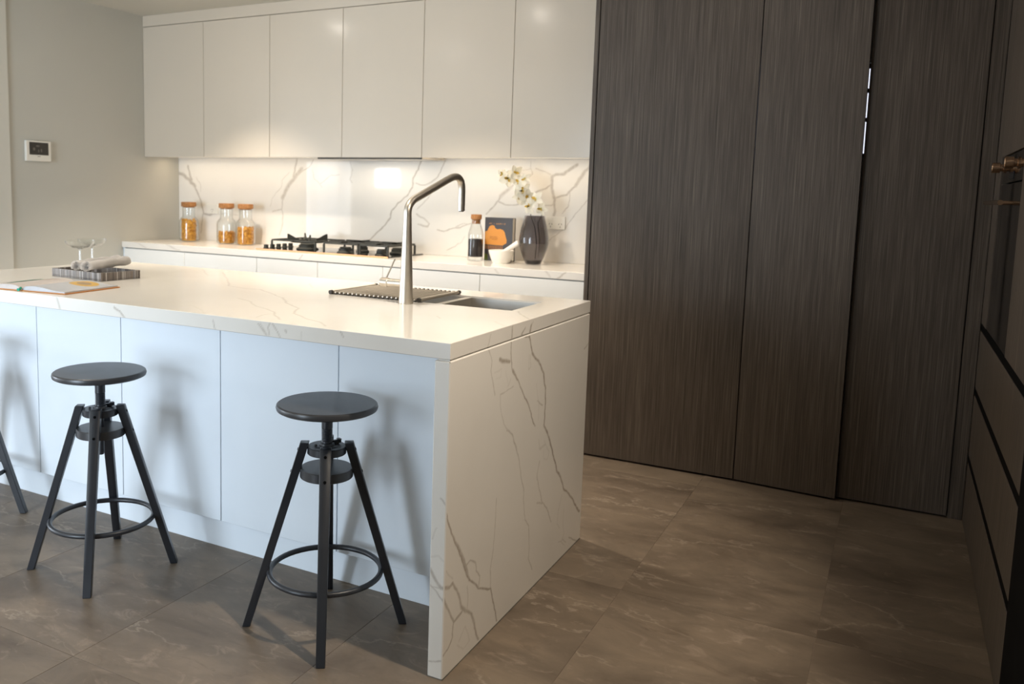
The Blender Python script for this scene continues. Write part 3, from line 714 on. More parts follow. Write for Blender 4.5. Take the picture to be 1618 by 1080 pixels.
# tap
tp = thing('kitchen_tap', 'tall brushed steel gooseneck tap standing on the island by the sink', 'tap', (-.497, .61, H))
MB().lathe([(.0, .0003), (.0255, .0003), (.0258, .004), (.0245, .03), (.0215, .10), (.0175, .20), (.0150, .27), (.0140, .30), (.0, .30)], 28).build('body', M['steel'], tp)
def arc(c, p, q, n=7):
    """quadratic bend p-c-q"""
    p, c, q = Vector(p), Vector(c), Vector(q); return [(1 - t) ** 2 * p + 2 * t * (1 - t) * c + t * t * q for t in [i / n for i in range(n + 1)]]
pts = [(0, 0, .296), (0, 0, .305)] + arc((0, 0, .345), (0, .0, .312), (0, .045, .360)) + arc((0, .405, .472), (0, .285, .433), (0, .405, .395)) + [(0, .405, .318)]
MB().tube(pts, .0138, 18).build('spout', M['steel'], tp)
MB().lathe([(.0095, .0), (.0095, .004)], 16, (0, .405, .3145)).build('aerator', M['plasticgrey'], tp)
Rx = Matrix.Rotation(-PI / 2, 4, 'Y')
MB().lathe([(.0, .0), (.0145, .0), (.0145, .055), (.0165, .057), (.0165, .084), (.0150, .086), (.0, .086)], 22, (-.016, 0, .068), Rx).build('mixer_barrel', M['steel'], tp)
MB().tube([(-.083, 0, .080), (-.076, .010, .105), (-.064, .028, .150)], [.0032, .003, .0026], 10).build('lever', M['steel'], tp)

# ================================================================== STOOLS
def make_stool(label, loc, rz, spin):
    t = thing('bar_stool', label, 'stool', loc, rz, 'black bar stools along the island')
    seat = MB().lathe([(.0, .663), (.140, .663), (.1475, .667), (.1495, .674), (.1475, .681), (.143, .684), (.0, .6845)], 56).build('seat', M['seat'], t)
    MB().lathe([(.0, .395), (.008, .395), (.0105, .402), (.0105, .54), (.0, .54)], 16).build('spindle', M['black'], t)
    post = [(.0, .50)]
    z = .535; 
    prof = [(.0, .54), (.017, .54), (.017, .548)]
    while z + .018 < .64: prof += [(.0162, z + .014), (.0150, z + .017), (.0162, z + .020)]; z += .006
    prof = [(.0, .556), (.0165, .556), (.0165, .566)]
    z = .568
    while z < .606: prof += [(.0165, z), (.0150, z + .002), (.0165, z + .004)]; z += .0045
    prof += [(.0165, .642), (.019, .643), (.019, .652), (.0165, .653), (.0165, .656), (.045, .658), (.045, .6628), (.0, .6628)]
    MB().lathe(prof, 24).build('post', M['black'], t)
    d = MB().lathe([(.0, .532), (.0555, .532), (.0575, .534), (.0575, .553), (.0555, .555), (.040, .5555), (.036, .558), (.024, .5585), (.022, .564), (.0, .564)], 40).build('collar_disc', M['black'], t)
    for a in (20, 110, 200, 290):
        MB().lathe([(.0, .0), (.0045, .0), (.0035, .003), (.0, .0032)], 10, (.034 * math.cos(math.radians(a)), .034 * math.sin(math.radians(a)), .5585)).build('screw', M['silicone'], d)
    MB().box((.018, -.006, .5586), (.046, .006, .568), .002).box((.034, -.008, .5682), (.046, .008, .5705), .001).build('lock_bracket', M['black'], t, rotz=spin)
    MB().lathe([(.0, .462), (.0765, .462), (.0785, .464), (.0785, .488), (.0765, .490), (.0, .4905)], 44).build('shelf_disc', M['seat'], t)
    MB().tube([(.166 * math.cos(2 * PI * k / 48), .166 * math.sin(2 * PI * k / 48), .172) for k in range(48)], .0085, 10, closed=True).build('foot_ring', M['black'], t)
    def rr(z): return .2345 - .3000 * z
    for k in range(4):
        a = PI / 2 * k; ca, sa = math.cos(a), math.sin(a)
        P = lambda z, e=0.0: (ca * (rr(z) + e), sa * (rr(z) + e), z)
        lg = MB().taper(P(0.0006), P(.566), .0255, .033, .0235, .0265, (-sa, ca, 0)).build('leg', M['black'], t)
        for z in (.545, .478):
            MB().lathe([(.0, 0), (.0046, 0), (.0046, .0010), (.003, .0016), (.0, .0016)], 10, P(z, .0136), Matrix.Rotation(a, 4, 'Z') @ Matrix.Rotation(PI / 2 - .288, 4, 'Y')).build('bolt', M['blackgap'], lg)
    return t
s1 = make_stool('black round-seat stool nearest the stone end panel', (-.447, .085, 0), math.radians(33), math.radians(30))
copy_thing(s1, (-1.334, .017, 0), math.radians(38), 'black round-seat stool in the left half, shown whole with its long spindle tip')
copy_thing(s1, (-2.185, .055, 0), math.radians(33), 'black stool at the left frame edge with only one leg in view')

# ================================================================== BACK BENCH
YB = 2.2133
bt = slab('bench_worktop', (XL + .001, YB, H - .040), (-0.377, YW - .001, H), 0.0065, M['quartz'], ('bench',), dense=('-y',))
tag(bt, 'white stone worktop of the bench along the back wall', 'worktop')
sp = slab('splashback', (XL + .001, YW - .012, H + .0005), (-0.377, YW - .001, 1.5225), 0.0045, M['quartzsplash'], ('splash',), dense=('-y',))
tag(sp, 'polished white veined stone splashback between bench and wall cupboards', 'splashback')
fs = bx('filler_strip', (XL + .002, YB + .012, 0), (XL + .018, YB + .03, H - .041), M['whitecool']); tag(fs, 'narrow white filler strip between left wall and back bench drawers', 'filler strip')
bed = [XL + .020, -3.153, -2.538, -2.067, -1.605, -0.985, -0.378]
bl = ['white drawer unit of the back bench beside the left wall', 'white drawer unit of the back bench under the two paired jars', 'white drawer unit under the wok burner', 'white drawer unit under the right half of the cooktop',
      'white drawer unit of the back bench behind the tap', 'white drawer unit of the back bench beside the dark end panel']
for k in range(6):
    x0, x1 = bed[k] + .001, bed[k + 1] - .001; off = (x0, YB + .012, .10)
    t = thing('bench_drawer_unit', bl[k], 'drawer unit', off, 0, 'drawer units under the back bench')
    bx('carcass', (x0, YB + .033, .10), (x1, YW - .02, H - .042), M['whitein'], t, 0, off)
    for z0, z1 in ((.70, H - .0455), (.41, .697), (.118, .407)):
        bx('drawer_front', (x0 + .0008, YB + .003, z0), (x1 - .0008, YB + .0215, z1), M['whitemid'], t, .0015, off)
kb = bx('bench_kickboard', (XL + .02, YB + .07, 0), (-.378, YB + .086, .099), M['whitecool']); tag(kb, 'white recessed kickboard under the back bench', 'kickboard')

# wall cupboards
dl = ['leftmost white wall cupboard, against the grey wall', 'second white wall cupboard from the grey wall', 'third white wall cupboard, above the left half of the hood', 'fourth white wall cupboard, above the right half of the hood',
      'fifth white wall cupboard, above the bottle and cookbook', 'rightmost white wall cupboard, touching the dark end panel']
for k in range(6):
    x0 = XL + .0015 + (0.5603 + .5636 * (k - 1) if k else 0); x1 = XL + (0.5603 + .5636 * k) if k < 5 else -.3765
    off = (x0, 2.4268, 1.5072)
    t = thing('wall_cupboard', dl[k], 'cupboard', off, 0, 'white cupboards over the back bench')
    bx('carcass', (x0, 2.4465, 1.5235), (x1 - .0015, YW - .001, 2.3985), M['whitein'], t, 0, off)
    bx('door', (x0, 2.4268, 1.5072), (x1 - .0010, 2.4455, 2.3955), M['white'], t, .0012, off)
# concealed hood under the middle cupboards
hd = thing('range_hood', 'slim concealed range hood under the wall cupboards above the cooktop', 'hood', (-1.87, 2.58, 1.49))
bx('housing', (-2.245, 2.452, 1.5025), (-1.495, 2.72, 1.5228), M['steel'], hd, .002, (-1.87, 2.58, 1.49))
bx('front_lip', (-2.245, 2.4475, 1.4985), (-1.495, 2.4515, 1.512), M['silicone'], hd, .0008, (-1.87, 2.58, 1.49))
for k in range(2): bx('filter', (-2.22 + .37 * k, 2.47, 1.4995), (-1.89 + .37 * k, 2.70, 1.5022), M['sinksteel'], hd, .0005, (-1.87, 2.58, 1.49))

area_light('hood_fill', (-1.87, 2.58, 1.4985), (0, 0, 0), .5, .03, 0.9, (1.0, 0.86, 0.68))  # added lamp lifting the splashback between the two strips
# slim warm light strips under the cupboards, either side of the hood
for x0, x1, lab in ((XL + .05, -2.27, 'slim warm light strip under the cupboards over the jars'), (-1.47, -.42, 'slim warm light strip under the cupboards over the bottle and vase')):
    c = ((x0 + x1) / 2, 2.60, 1.5235)
    st = thing('light_strip', lab, 'light strip', c)
    bx('channel', (x0, 2.588, 1.5155), (x1, 2.612, 1.5232), M['plastic'], st, .001, c)
    bx('diffuser', (x0 + .003, 2.591, 1.5140), (x1 - .003, 2.609, 1.5153), M['led'], st, 0, c)
    area_light('strip_lamp', (c[0], c[1], 1.512), (0, 0, 0), x1 - x0 - .02, .015, 0.9 * (x1 - x0), (1.0, 0.80, 0.56))

# ------------------------------------------------------------------ cooktop
CX0, CX1, CY0, CY1 = -2.605, -1.615, 2.285, 2.705
ct = thing('gas_cooktop', 'five burner gas cooktop with black cast iron trivets on the back bench', 'cooktop', ((CX0 + CX1) / 2, (CY0 + CY1) / 2, H))
oc = ((CX0 + CX1) / 2, (CY0 + CY1) / 2, H)
bx('hob_plate', (CX0, CY0 + .004, H + .0003), (CX1, CY1, H + .007), M['blackglass'], ct, .001, oc)
bx('front_edge', (CX0, CY0, H + .0003), (CX1, CY0 + .0038, H + .009), M['copper'], ct, .0008, oc)
def burner(x, y, r, wok=False):
    c = (x - oc[0], y - oc[1], .007)
    b = MB().lathe([(.0, 0), (r * 1.15, 0), (r * 1.15, .006), (r * .9, .014), (r * .9, .028), (.0, .028)], 24, c).build('burner', M['iron'], ct)
    MB().lathe([(.0, .0282), (r * .75, .0282), (r * .78, .034), (r * .7, .038), (.0, .039)], 24, c).build('burner_cap', M['iron'], b)
burner(-2.335, 2.47, .062)
for x, y, r in ((-1.975, 2.565, .036), (-1.975, 2.375, .046), (-1.715, 2.565, .046), (-1.715, 2.375, .034)): burner(x, y, r)
def trivet(x0, x1, y0, y1, cs, wok=False):
    b = MB(); h = .064; w = .011
    X = lambda v: v - oc[0]; Y = lambda v: v - oc[1]
    zt, zb = .007 + h, .0075
    for y in (y0, y1): b.box((X(x0), Y(y) - w / 2, zt - .010), (X(x1), Y(y) + w / 2, zt), .001)
    for x in (x0, x1): b.box((X(x) - w / 2, Y(y0) + w / 2, zt - .010), (X(x) + w / 2, Y(y1) - w / 2, zt), .001)
    for x in (x0, x1):
        for y in (y0, y1): b.box((X(x) - w / 2, Y(y) - w / 2, zb), (X(x) + w / 2, Y(y) + w / 2, zt - .0101), .001)
    for cx, cy, rb in cs:
        if wok:
            b.tube([(X(cx) + .105 * math.cos(2 * PI * k / 36), Y(cy) + .105 * math.sin(2 * PI * k / 36), zt - .012) for k in range(36)], .007, 8, closed=True)
        for k in range(4):
            a = PI / 2 * k + (PI / 4 if wok else 0); ca, sa = math.cos(a), math.sin(a)
            if wok:
                M4 = Matrix.Translation((X(cx), Y(cy), 0)) @ Matrix.Rotation(a, 4, 'Z') @ Matrix.Rotation(PI / 2, 4, 'X')
                b.prism([(.055, zt - .012), (.128, zt - .012), (.128, zt + .034), (.118, zt + .034), (.075, zt + .010), (.055, zt + .004)], -.004, .004, M4)
            else:
                ln = (x1 - x0) / 2 if k % 2 == 0 else 10
                far = min(ln, abs((y1 if sa > 0 else y0) - cy)) if k % 2 else (x1 - cx if ca > 0 else cx - x0)
                M4 = Matrix.Translation((X(cx), Y(cy), 0)) @ Matrix.Rotation(a, 4, 'Z')
                b.box((.018, -.0045, zt - .009), (far, .0045, zt + .007), .001, 1, M4)
    if wok:
        for cx, cy, rb in cs:
            for k in range(4):
                a = PI / 2 * k; M4 = Matrix.Translation((X(cx), Y(cy), 0)) @ Matrix.Rotation(a, 4, 'Z')
                b.box((.10, -.005, zt - .012), ((x1 - x0) / 2 if k % 2 == 0 else (y1 - y0) / 2, .005, zt - .002), .001, 1, M4)
    else:
        ym = (y0 + y1) / 2; b.box((X(x0), Y(ym) - w / 2, zt - .010), (X(x1), Y(ym) + w / 2, zt), .001)
    b.build('trivet', M['iron'], ct)
trivet(-2.505, -2.165, 2.325, 2.640, [(-2.335, 2.47, .06)], True)
trivet(-2.100, -1.850, 2.325, 2.640, [(-1.975, 2.565, .036), (-1.975, 2.375, .046)])
trivet(-1.835, -1.640, 2.325, 2.640, [(-1.715, 2.565, .046), (-1.715, 2.375, .034)])
for k in range(5):
    c = (-2.560 - oc[0], 2.335 + .062 * k - oc[1], .007)
    MB().lathe([(.0, 0), (.019, 0), (.019, .003), (.0155, .006), (.0145, .022), (.0125, .025), (.0, .025)], 20, c).build('knob', M['iron'], ct)

# ------------------------------------------------------------------ jars of pasta
def glass_body(prof, th, n=32):
    """hollow vessel: outer wall up, inner wall down"""
    inner = [(max(r - th, 0.0), z) for r, z in prof if z > prof[0][1]]
    inner = [(r, max(z, prof[0][1] + th)) for r, z in inner][::-1]
    return MB().lathe([(0.0, prof[0][1])] + prof + inner + [(0.0, prof[0][1] + th)], n)
def jar(label, x, y, rz=0):
    t = thing('storage_jar', label, 'jar', (x, y, H), rz, 'glass jars with cork lids on the back bench')
    glass_body([(.062, .0008), (.067, .006), (.068, .02), (.068, .130), (.066, .146), (.056, .163), (.046, .174), (.044, .186), (.044, .236), (.046, .240), (.046, .246)], .003).build('glass', M['glass'], t)
    MB().lathe([(.0, .239), (.0400, .239), (.0405, .2465), (.051, .2468), (.0525, .250), (.0525, .275), (.050, .278), (.0, .278)], 28).build('cork_lid', M['cork'], t)
    return t
jar('glass jar of large pasta tubes nearest the left wall', -3.490, 2.60)
jar('glass jar filled lower with short pasta, left of the pair', -3.135, 2.60)
jar('glass jar of short pasta, right of the pair and nearest the cooktop', -2.950, 2.585)
def pasta_fill(label, x, y, top, size, n, seed):
    rs = random.Random(seed); b = MB()
    for k in range(n):
        rad = math.sqrt(rs.random()) * (.0625 - size * .6); a = rs.random() * 2 * PI
        z = .007 + size * .5 + rs.random() * (top - .010 - size)
        # keep most pieces near the wall where they show
        if rs.random() < .75: rad = .0625 - size * .55 - rs.random() * .006
        c = Vector((rad * math.cos(a), rad * math.sin(a), z))
        d = Vector((rs.uniform(-1, 1), rs.uniform(-1, 1), rs.uniform(-.8, .8))).normalized()
        tang = Vector((-math.sin(a), math.cos(a), 0)); d = (tang * rs.choice((-1, 1)) + Vector((0, 0, rs.uniform(-1.2, 1.2)))).normalized()
        h = size * .5; bend = Vector((0, 0, rs.uniform(-.3, .3) * size))
        b.tube([c - d * h, c + bend * .5, c + d * h], size * .27, 6)
    b.lathe([(.0, .0045), (.050, .0045), (.050, top - size * .9), (.0, top - size * .7)], 16)
    o = b.build('pasta_fill', M['pasta'], None, loc=(x, y, H)); tag(o, label, 'pasta', kind='stuff'); return o
pasta_fill('large yellow pasta tubes inside the jar nearest the left wall', -3.490, 2.60, .170, .034, 150, 1)
pasta_fill('short golden pasta inside the lower filled jar', -3.135, 2.60, .092, .016, 330, 2)
pasta_fill('short golden pasta inside the jar nearest the cooktop', -2.950, 2.585, .130, .018, 400, 3)

# ------------------------------------------------------------------ bottle, cookbook, mortar, vase
t = thing('glass_bottle', 'clear glass bottle with cork stopper and dark contents on the back bench', 'bottle', (-1.169, 2.53, H))
glass_body([(.043, .0008), (.0455, .004), (.0455, .150), (.043, .165), (.031, .205), (.0275, .215), (.0275, .236), (.0285, .240)], .0028).build('glass', M['glass'], t)
MB().lathe([(.0, .214), (.0235, .214), (.0245, .2402), (.030, .2405), (.0315, .245), (.0315, .265), (.029, .268), (.0, .268)], 24).build('cork_stopper', M['cork'], t)
o = MB().lathe([(.0, .024), (.0415, .024), (.0422, .030), (.0422, .124), (.030, .127), (.0, .1275)], 28).build('dark_grains', M['darkfill'], None, loc=(-1.169, 2.53, H))
tag(o, 'dark grains filling the lower half of the corked bottle', 'grains', kind='stuff')

BW, BH, BT = .180, .252, .040
bk = thing('cookbook', 'upright dark grey cookbook with an orange cut-out shape on its cover', 'book', (-1.145, 2.600, H), math.radians(-3))
MB().box((0, 0, .001), (BW, .003, BH), .0006).build('cover', M['screen'] if False else plain('book_cover', '#48474a', 0.5, vary=.03), bk)
MB().box((0, BT - .003, .001), (BW, BT, BH), .0006).build('back_cover', plain('book_back', '#4a443f', 0.5), bk)
MB().box((0, .0031, .001), (.0035, BT - .0031, BH), .0006).build('spine', plain('book_spine', '#403d3e', 0.5), bk)
MB().box((.0037, .0033, .005), (BW - .004, BT - .0033, BH - .004)).build('page_block', M['paper'], bk)
def cv(p): return ((p[0] - 170) / 590 * BW, (1000 - p[1]) / 850 * BH)
Rc = Matrix.Rotation(PI / 2, 4, 'X')
shape = [(172, 430), (230, 410), (245, 370), (275, 320), (325, 298), (375, 310), (392, 352), (430, 376), (500, 368), (560, 385), (598, 430), (620, 510), (645, 580), (640, 640), (560, 690), (172, 682)]
cover = [c for c in bk.children if c.name.startswith('cover')][0]
MB().prism([cv(p) for p in shape][::-1], .0001, .0006, Rc).build('cover_print', plain('orange_print', '#dd9440', .55, vary=.05), cover)
b = MB()
for x in range(185, 560, 36): b.prism([cv(p) for p in ((x, 770), (x + 16, 770), (x + 16, 700), (x, 700))], .0001, .0006, Rc)
b.build('striped_print', plain('brown_print', '#b5763a', .55), cover)
b = MB(); rs = random.Random(5); x = 262
while x < 612:
    w = rs.choice((10, 13, 15)); 
    if rs.random() > .12:
        b.prism([cv(p) for p in ((x, 284), (x + 4, 284), (x + 4, 258), (x, 258))], .0001, .0005, Rc)
        b.prism([cv(p) for p in ((x + 4, 262 + rs.choice((0, 9, 18))), (x + w - 2, 262), (x + w - 2, 258), (x + 4, 258))][::-1], .0001, .0005, Rc)
    x += w + 3
b.build('title_print', plain('title_print', '#c08a58', .5), cover)
b = MB()
for y, xa, xb in ((525, 285, 440), (550, 285, 455), (575, 330, 440)):
    x = xa
    while x < xb:
        b.prism([cv(p) for p in ((x, y + 9), (x + 6, y + 9), (x + 6, y - 5), (x, y - 5))], .0007, .0011, Rc); x += rs.choice((10, 12, 17))
b.build('caption_print', plain('caption_print', '#a8642a', .5), cover)
MB().prism([cv(p) for p in ((172, 985), (250, 985), (240, 880), (172, 850))], .0001, .0005, Rc).build('green_print', plain('green_print', '#6f7d2c', .5, vary=.1), cover)

mo = thing('mortar', 'small white mortar bowl on the bench in front of the cookbook', 'mortar', (-.985, 2.490, H))
MB().lathe([(.0, .0006), (.048, .0006), (.050, .004), (.060, .025), (.070, .055), (.0735, .071), (.0725, .0725), (.069, .071), (.062, .045), (.045, .020), (.0, .014)], 40).build('bowl', M['porcelain'], mo)
pe = thing('pestle', 'white pestle lying in the mortar and pointing at the vase', 'pestle', (-.985, 2.490, H + .03))
MB().tube([(-.020, .0, .012), (-.008, .004, .020), (.020, .008, .0370), (.060, .006, .0640), (.093, .006, .0850), (.101, .006, .0905), (.1035, .006, .092)], [.011, .0165, .0135, .0135, .0160, .0135, .006], 18).build('handle', M['porcelain'], pe)

va = thing('vase', 'tapering smoky grey glass vase holding white orchids', 'vase', (-.811, 2.540, H))
glass_body([(.040, .0008), (.045, .004), (.049, .015), (.060, .040), (.076, .085), (.0835, .120), (.083, .150), (.075, .195), (.064, .240), (.0555, .272)], .004, 40).build('glass', M['smoke'], va)
MB().lathe([(.0, .0055), (.040, .0055), (.0445, .014), (.048, .022), (.0, .022)], 32).build('base', plain('smoky_base', '#2f2b2d', .15), va)

oc2 = (-.811, 2.540, H)
orc = thing('orchid_stem', 'arching stem of white orchids with yellow throats standing in the grey vase', 'flower', (oc2[0], oc2[1], H + .03))
def L(x, z, dy=0.0): return Vector((x - oc2[0], dy, z - H - .03))
stem_pts = [(.012, .0, .0), (.018, .0, .08), (.006, .0, .17), (-.022, .0, .235), (-.03, -.006, .30), (-.062, -.008, .36), (-.105, -.008, .42), (-.155, -.006, .465), (-.20, .0, .478)]
sp_s = []
for a, b_ in zip(stem_pts, stem_pts[1:]):
    for k in range(4): sp_s.append(Vector(a).lerp(Vector(b_), k / 4))
sp_s.append(Vector(stem_pts[-1]))
MB().tube(sp_s, .0026, 8).tube([(.030, .0, .01), (.036, .0, .12), (.020, .0, .20), (.052, .0, .27)], .002, 6).build('stem', M['stem'], orc)
def petal_mesh(b, c, R3, length, width, ang, cup):
    """one pointed-oval petal with a shallow cup"""
    vs = []; bm2 = bmesh.new(); rows = 6; cols = 4
    grid = []
    for i in range(rows + 1):
        u = i / rows; wv = width * math.sin(PI * min(.98, .06 + u * .92)) ** .8
        row = []
        for j in range(cols + 1):
            v = (j / cols - .5) * 2
            p = Vector((v * wv / 2, u * length, cup * (u * u) + .25 * width * (v * v) * .35))
            p = Matrix.Rotation(ang, 3, 'Z') @ p
            row.append(bm2.verts.new(R3 @ p + c))
        grid.append(row)
    for i in range(rows):
        for j in range(cols): bm2.faces.new((grid[i][j], grid[i][j + 1], grid[i + 1][j + 1], grid[i + 1][j]))
    r = bmesh.ops.solidify(bm2, geom=list(bm2.faces), thickness=.0008)
    b._merge(bm2, True)
rs = random.Random(11)
blooms = [(-1.010, 1.420, .030), (-.965, 1.395, .046), (-.920, 1.430, .040), (-.905, 1.375, .040), (-.878, 1.335, .046), (-.862, 1.395, .034), (-.850, 1.290, .050), (-.835, 1.245, .046), (-.790, 1.285, .044), (-.765, 1.232, .036), (-.890, 1.300, .042)]
for k, (x, z, s) in enumerate(blooms):
    c = L(x, z, -.02 - .012 * (k % 3)); s *= 1.15
    R3 = (Matrix.Rotation(rs.uniform(-.5, .7), 3, 'Z') @ Matrix.Rotation(PI / 2 + rs.uniform(-.45, .35), 3, 'X') @ Matrix.Rotation(rs.uniform(0, 6.28), 3, 'Z'))
    f = MB().lathe([(.0, -.006), (.004, -.004), (.005, .004), (.0, .010)], 8, tuple(c)).build('flower', M['petalgreen'], orc)
    for q in range(5):
        bq = MB(); petal_mesh(bq, c, R3, s * (1.05 if q % 2 else .95), s * (.85 if q in (1, 4) else .62), 2 * PI * q / 5, -.012 * rs.uniform(.2, 1.4))
        bq.build('petal', M['petal'], f)
    bq = MB(); petal_mesh(bq, c + R3 @ Vector((0, 0, .004)), R3, s * .42, s * .34, PI / 5, .012); petal_mesh(bq, c + R3 @ Vector((0, 0, .004)), R3, s * .36, s * .26, PI / 5 + 2.4, .012)
    bq.build('throat', M['yellow'], f)
    if k in (1, 4, 6, 7):
        bq = MB()
        for a in (-.5, .2, .8): bq.tube([c, c + R3 @ Vector((.012 * math.sin(a), .010 * math.cos(a), .022))], .0016, 5)
        bq.build('stamen', M['stem'], f)

# power points on the splashback
def outlet(label, x0, x1, z0, z1, n):
    y = YW - .0122; c = ((x0 + x1) / 2, y, (z0 + z1) / 2)
    t = thing('power_outlet', label, 'power point', c)
    bx('plate', (x0, y - .009, z0), (x1, y, z1), M['plastic'], t, .0015, c)
    for k in range(n):
        xc = x0 + (x1 - x0) * ((k + .5) / n)
        bx('switch', (xc - .008, y - .0112, z1 - .026), (xc + .008, y - .0092, z1 - .010), M['plastic'], t, .0008, c)
        for dx, rz in ((-.008, .5), (.008, -.5)):
            MB().box((-.0012, -.0006, -.005), (.0012, .0, .005)).build('slot', M['plasticgrey'], t, loc=(xc + dx - c[0], -.0094, (z0 + z1) / 2 - .006 - c[2])).rotation_euler = (0, rz, 0)
        bx('slot', (xc - .0012, y - .0098, z0 + .010), (xc + .0012, y - .0092, z0 + .020), M['plasticgrey'], t, 0, c)
    return t
outlet('single white power point on the splashback behind the jars', -3.452, -3.345, 1.118, 1.186, 1)
outlet('double white power point on the splashback right of the vase', -.820, -.703, 1.113, 1.187, 2)

# ------------------------------------------------------------------ tray, glasses, napkins, open book on the island
tr = thing('serving_tray', 'low striped grey tray at the left end of the island worktop', 'tray', (-1.94, .515, H), math.radians(-3))
ty0, ty1, tx0, tx1, th = -.098, .092, -.158, .158, .034
b = MB()
MB().box((tx0, ty0, .0006), (tx1, ty1, .006), .001).build('base', M['tray'], tr)
for lo, hi in (((tx0, ty0, .0062), (tx1, ty0 + .008, th)), ((tx0, ty1 - .008, .0062), (tx1, ty1, th)), ((tx0, ty0 + .0081, .0062), (tx0 + .008, ty1 - .0081, th)), ((tx1 - .008, ty0 + .0081, .0062), (tx1, ty1 - .0081, th))):
    MB().box(lo, hi, .001).build('rim', M['tray'], tr)
def coupe(label, x, y):
    t = thing('coupe_glass', label, 'glass', (x, y, H + .0065), 0, 'stemmed coupe glasses on the tray')
    MB().lathe([(.0, .0004), (.030, .0004), (.030, .0018), (.010, .004), (.0042, .010), (.0036, .05), (.0034, .107), (.006, .112)], 28, cap1=False).build('stem', M['stemglass'], t)
    MB().lathe([(.0, .1122), (.014, .113), (.034, .119), (.049, .128), (.056, .139), (.058, .148), (.0568, .148), (.0545, .1395), (.0475, .1298), (.033, .1212), (.0, .1152)], 36).build('bowl', M['glass'], t)
    return t
coupe('clear stemmed coupe glass on the tray, the left and nearer of two', -1.962, .452)
coupe('clear stemmed coupe glass on the tray, the right and farther of two', -2.028, .566)
def napkin(label, p0, p1, r, seed):
    rs = random.Random(seed); p0, p1 = Vector(p0), Vector(p1)
    t = thing('rolled_napkin', label, 'napkin', tuple((p0 + p1) / 2 - Vector((0, 0, r))), 0, 'rolled white napkins on the tray')
    mid = (p0 + p1) / 2 - Vector((0, 0, r)); ax = (p1 - p0); ln = ax.length; ax.normalize()
    sd = ax.cross(Vector((0, 0, 1))).normalized(); u_ = sd.cross(ax)
    bm2 = bmesh.new(); NA, NL = 60, 10; g = []
    for i in range(NL + 1):
        w = 1 + .10 * math.sin(i * 2.1 + seed) + rs.uniform(-.04, .04); row = []
        for k in range(NA + 1):
            a = k / NA * 2 * PI * 2.6; rad = r * (.32 + .68 * k / NA) * w * (1 + .05 * math.sin(a * 2 + i))
            p = p0 + ax * (ln * i / NL) + sd * (rad * math.cos(a)) + u_ * (rad * math.sin(a)) - mid
            row.append(bm2.verts.new(p))
        g.append(row)
    for i in range(NL):
        for k in range(NA): bm2.faces.new((g[i][k], g[i][k + 1], g[i + 1][k + 1], g[i + 1][k]))
    bmesh.ops.solidify(bm2, geom=list(bm2.faces), thickness=-.0022)
    b = MB(); b._merge(bm2, True); b.build('cloth_roll', M['cloth'], t)
    return t
napkin('rolled white napkin across the tray, the left of two rolls', (-1.890, .372, .9795), (-1.952, .640, .9845), .022, 1)
napkin('rolled white napkin across the tray, the right of two rolls', (-1.826, .368, .9800), (-1.886, .630, .9850), .022, 2)

ob = thing('open_cookbook', 'open cookbook with glossy pages and a teal ribbon on the left end of the island', 'book', (-1.742, .026, H), math.radians(7.3))
# local x runs over the right page, y along the spine
def page_block(name, sgn, W, Hh, t_sp, t_ed, z0, mat, parent):
    bm2 = bmesh.new(); n = 10; top = []; bot = []
    for i in range(n + 1):
        u = i / n; z = z0 + t_sp * (1 - u) ** 2 * .25 + (t_ed + (t_sp * .9) * math.sin(PI * min(1, u * 1.15 + .05)) ** 1.0 * (1 - u) ** .6)
        if i == 0: z = z0 + t_sp * .35
        x = sgn * (.002 + u * W)
        top.append([bm2.verts.new((x, y, z)) for y in (0, Hh)]); bot.append([bm2.verts.new((x, y, z0)) for y in (0, Hh)])
    for i in range(n):
        bm2.faces.new((top[i][0], top[i + 1][0], top[i + 1][1], top[i][1])); bm2.faces.new((bot[i][0], bot[i][1], bot[i + 1][1], bot[i + 1][0]))
        for s in (0, 1): bm2.faces.new((bot[i][s], bot[i + 1][s], top[i + 1][s], top[i][s]))
    for e in (0, n): bm2.faces.new((bot[e][0], bot[e][1], top[e][1], top[e][0]))
    bmesh.ops.recalc_face_normals(bm2, faces=bm2.faces)
    b = MB(); b._merge(bm2); return b.build(name, mat, parent)
MB().box((-.002, -.004, .0006), (.206, .264, .0036), .0006).build('cover', M['orange'], ob)
MB().box((-.206, -.004, .0006), (-.0022, .264, .0036), .0006).build('cover', M['orange'], ob)
page_block('pages', 1, .198, .258, .014, .005, .0038, M['pageR'], ob)
page_block('pages', -1, .198, .258, .014, .006, .0038, M['pageL'], ob)
def page_top(u):
    return .0038 + .014 * (1 - u) ** 2 * .25 + (.006 + .0126 * math.sin(PI * min(1, u * 1.15 + .05)) * (1 - u) ** .6)
bq = MB(); bm2 = bmesh.new(); row = []
for k in range(15):
    t_ = k / 14; y = .004 + .252 * t_; x = -(.128 + .042 * math.sin(t_ * 2.2)); z = [page_top((-(x + d) - .002) / .198) + .0016 for d in (-.007, .007)]
    row.append([bm2.verts.new((x - .007, y, z[0])), bm2.verts.new((x + .007, y, z[1]))])
for p_, q_ in zip(row, row[1:]): bm2.faces.new((p_[0], p_[1], q_[1], q_[0]))
bmesh.ops.solidify(bm2, geom=list(bm2.faces), thickness=-.0008); bq._merge(bm2); bq.build('ribbon', M['teal'], ob)
bq = MB(); bq.tube([(.0045, -.018, .0066), (.0035, -.010, .0075), (.001, -.0015, .0125)], [.006, .0045, .004], 6)
bq.build('ribbon_end', M['teal'], ob)

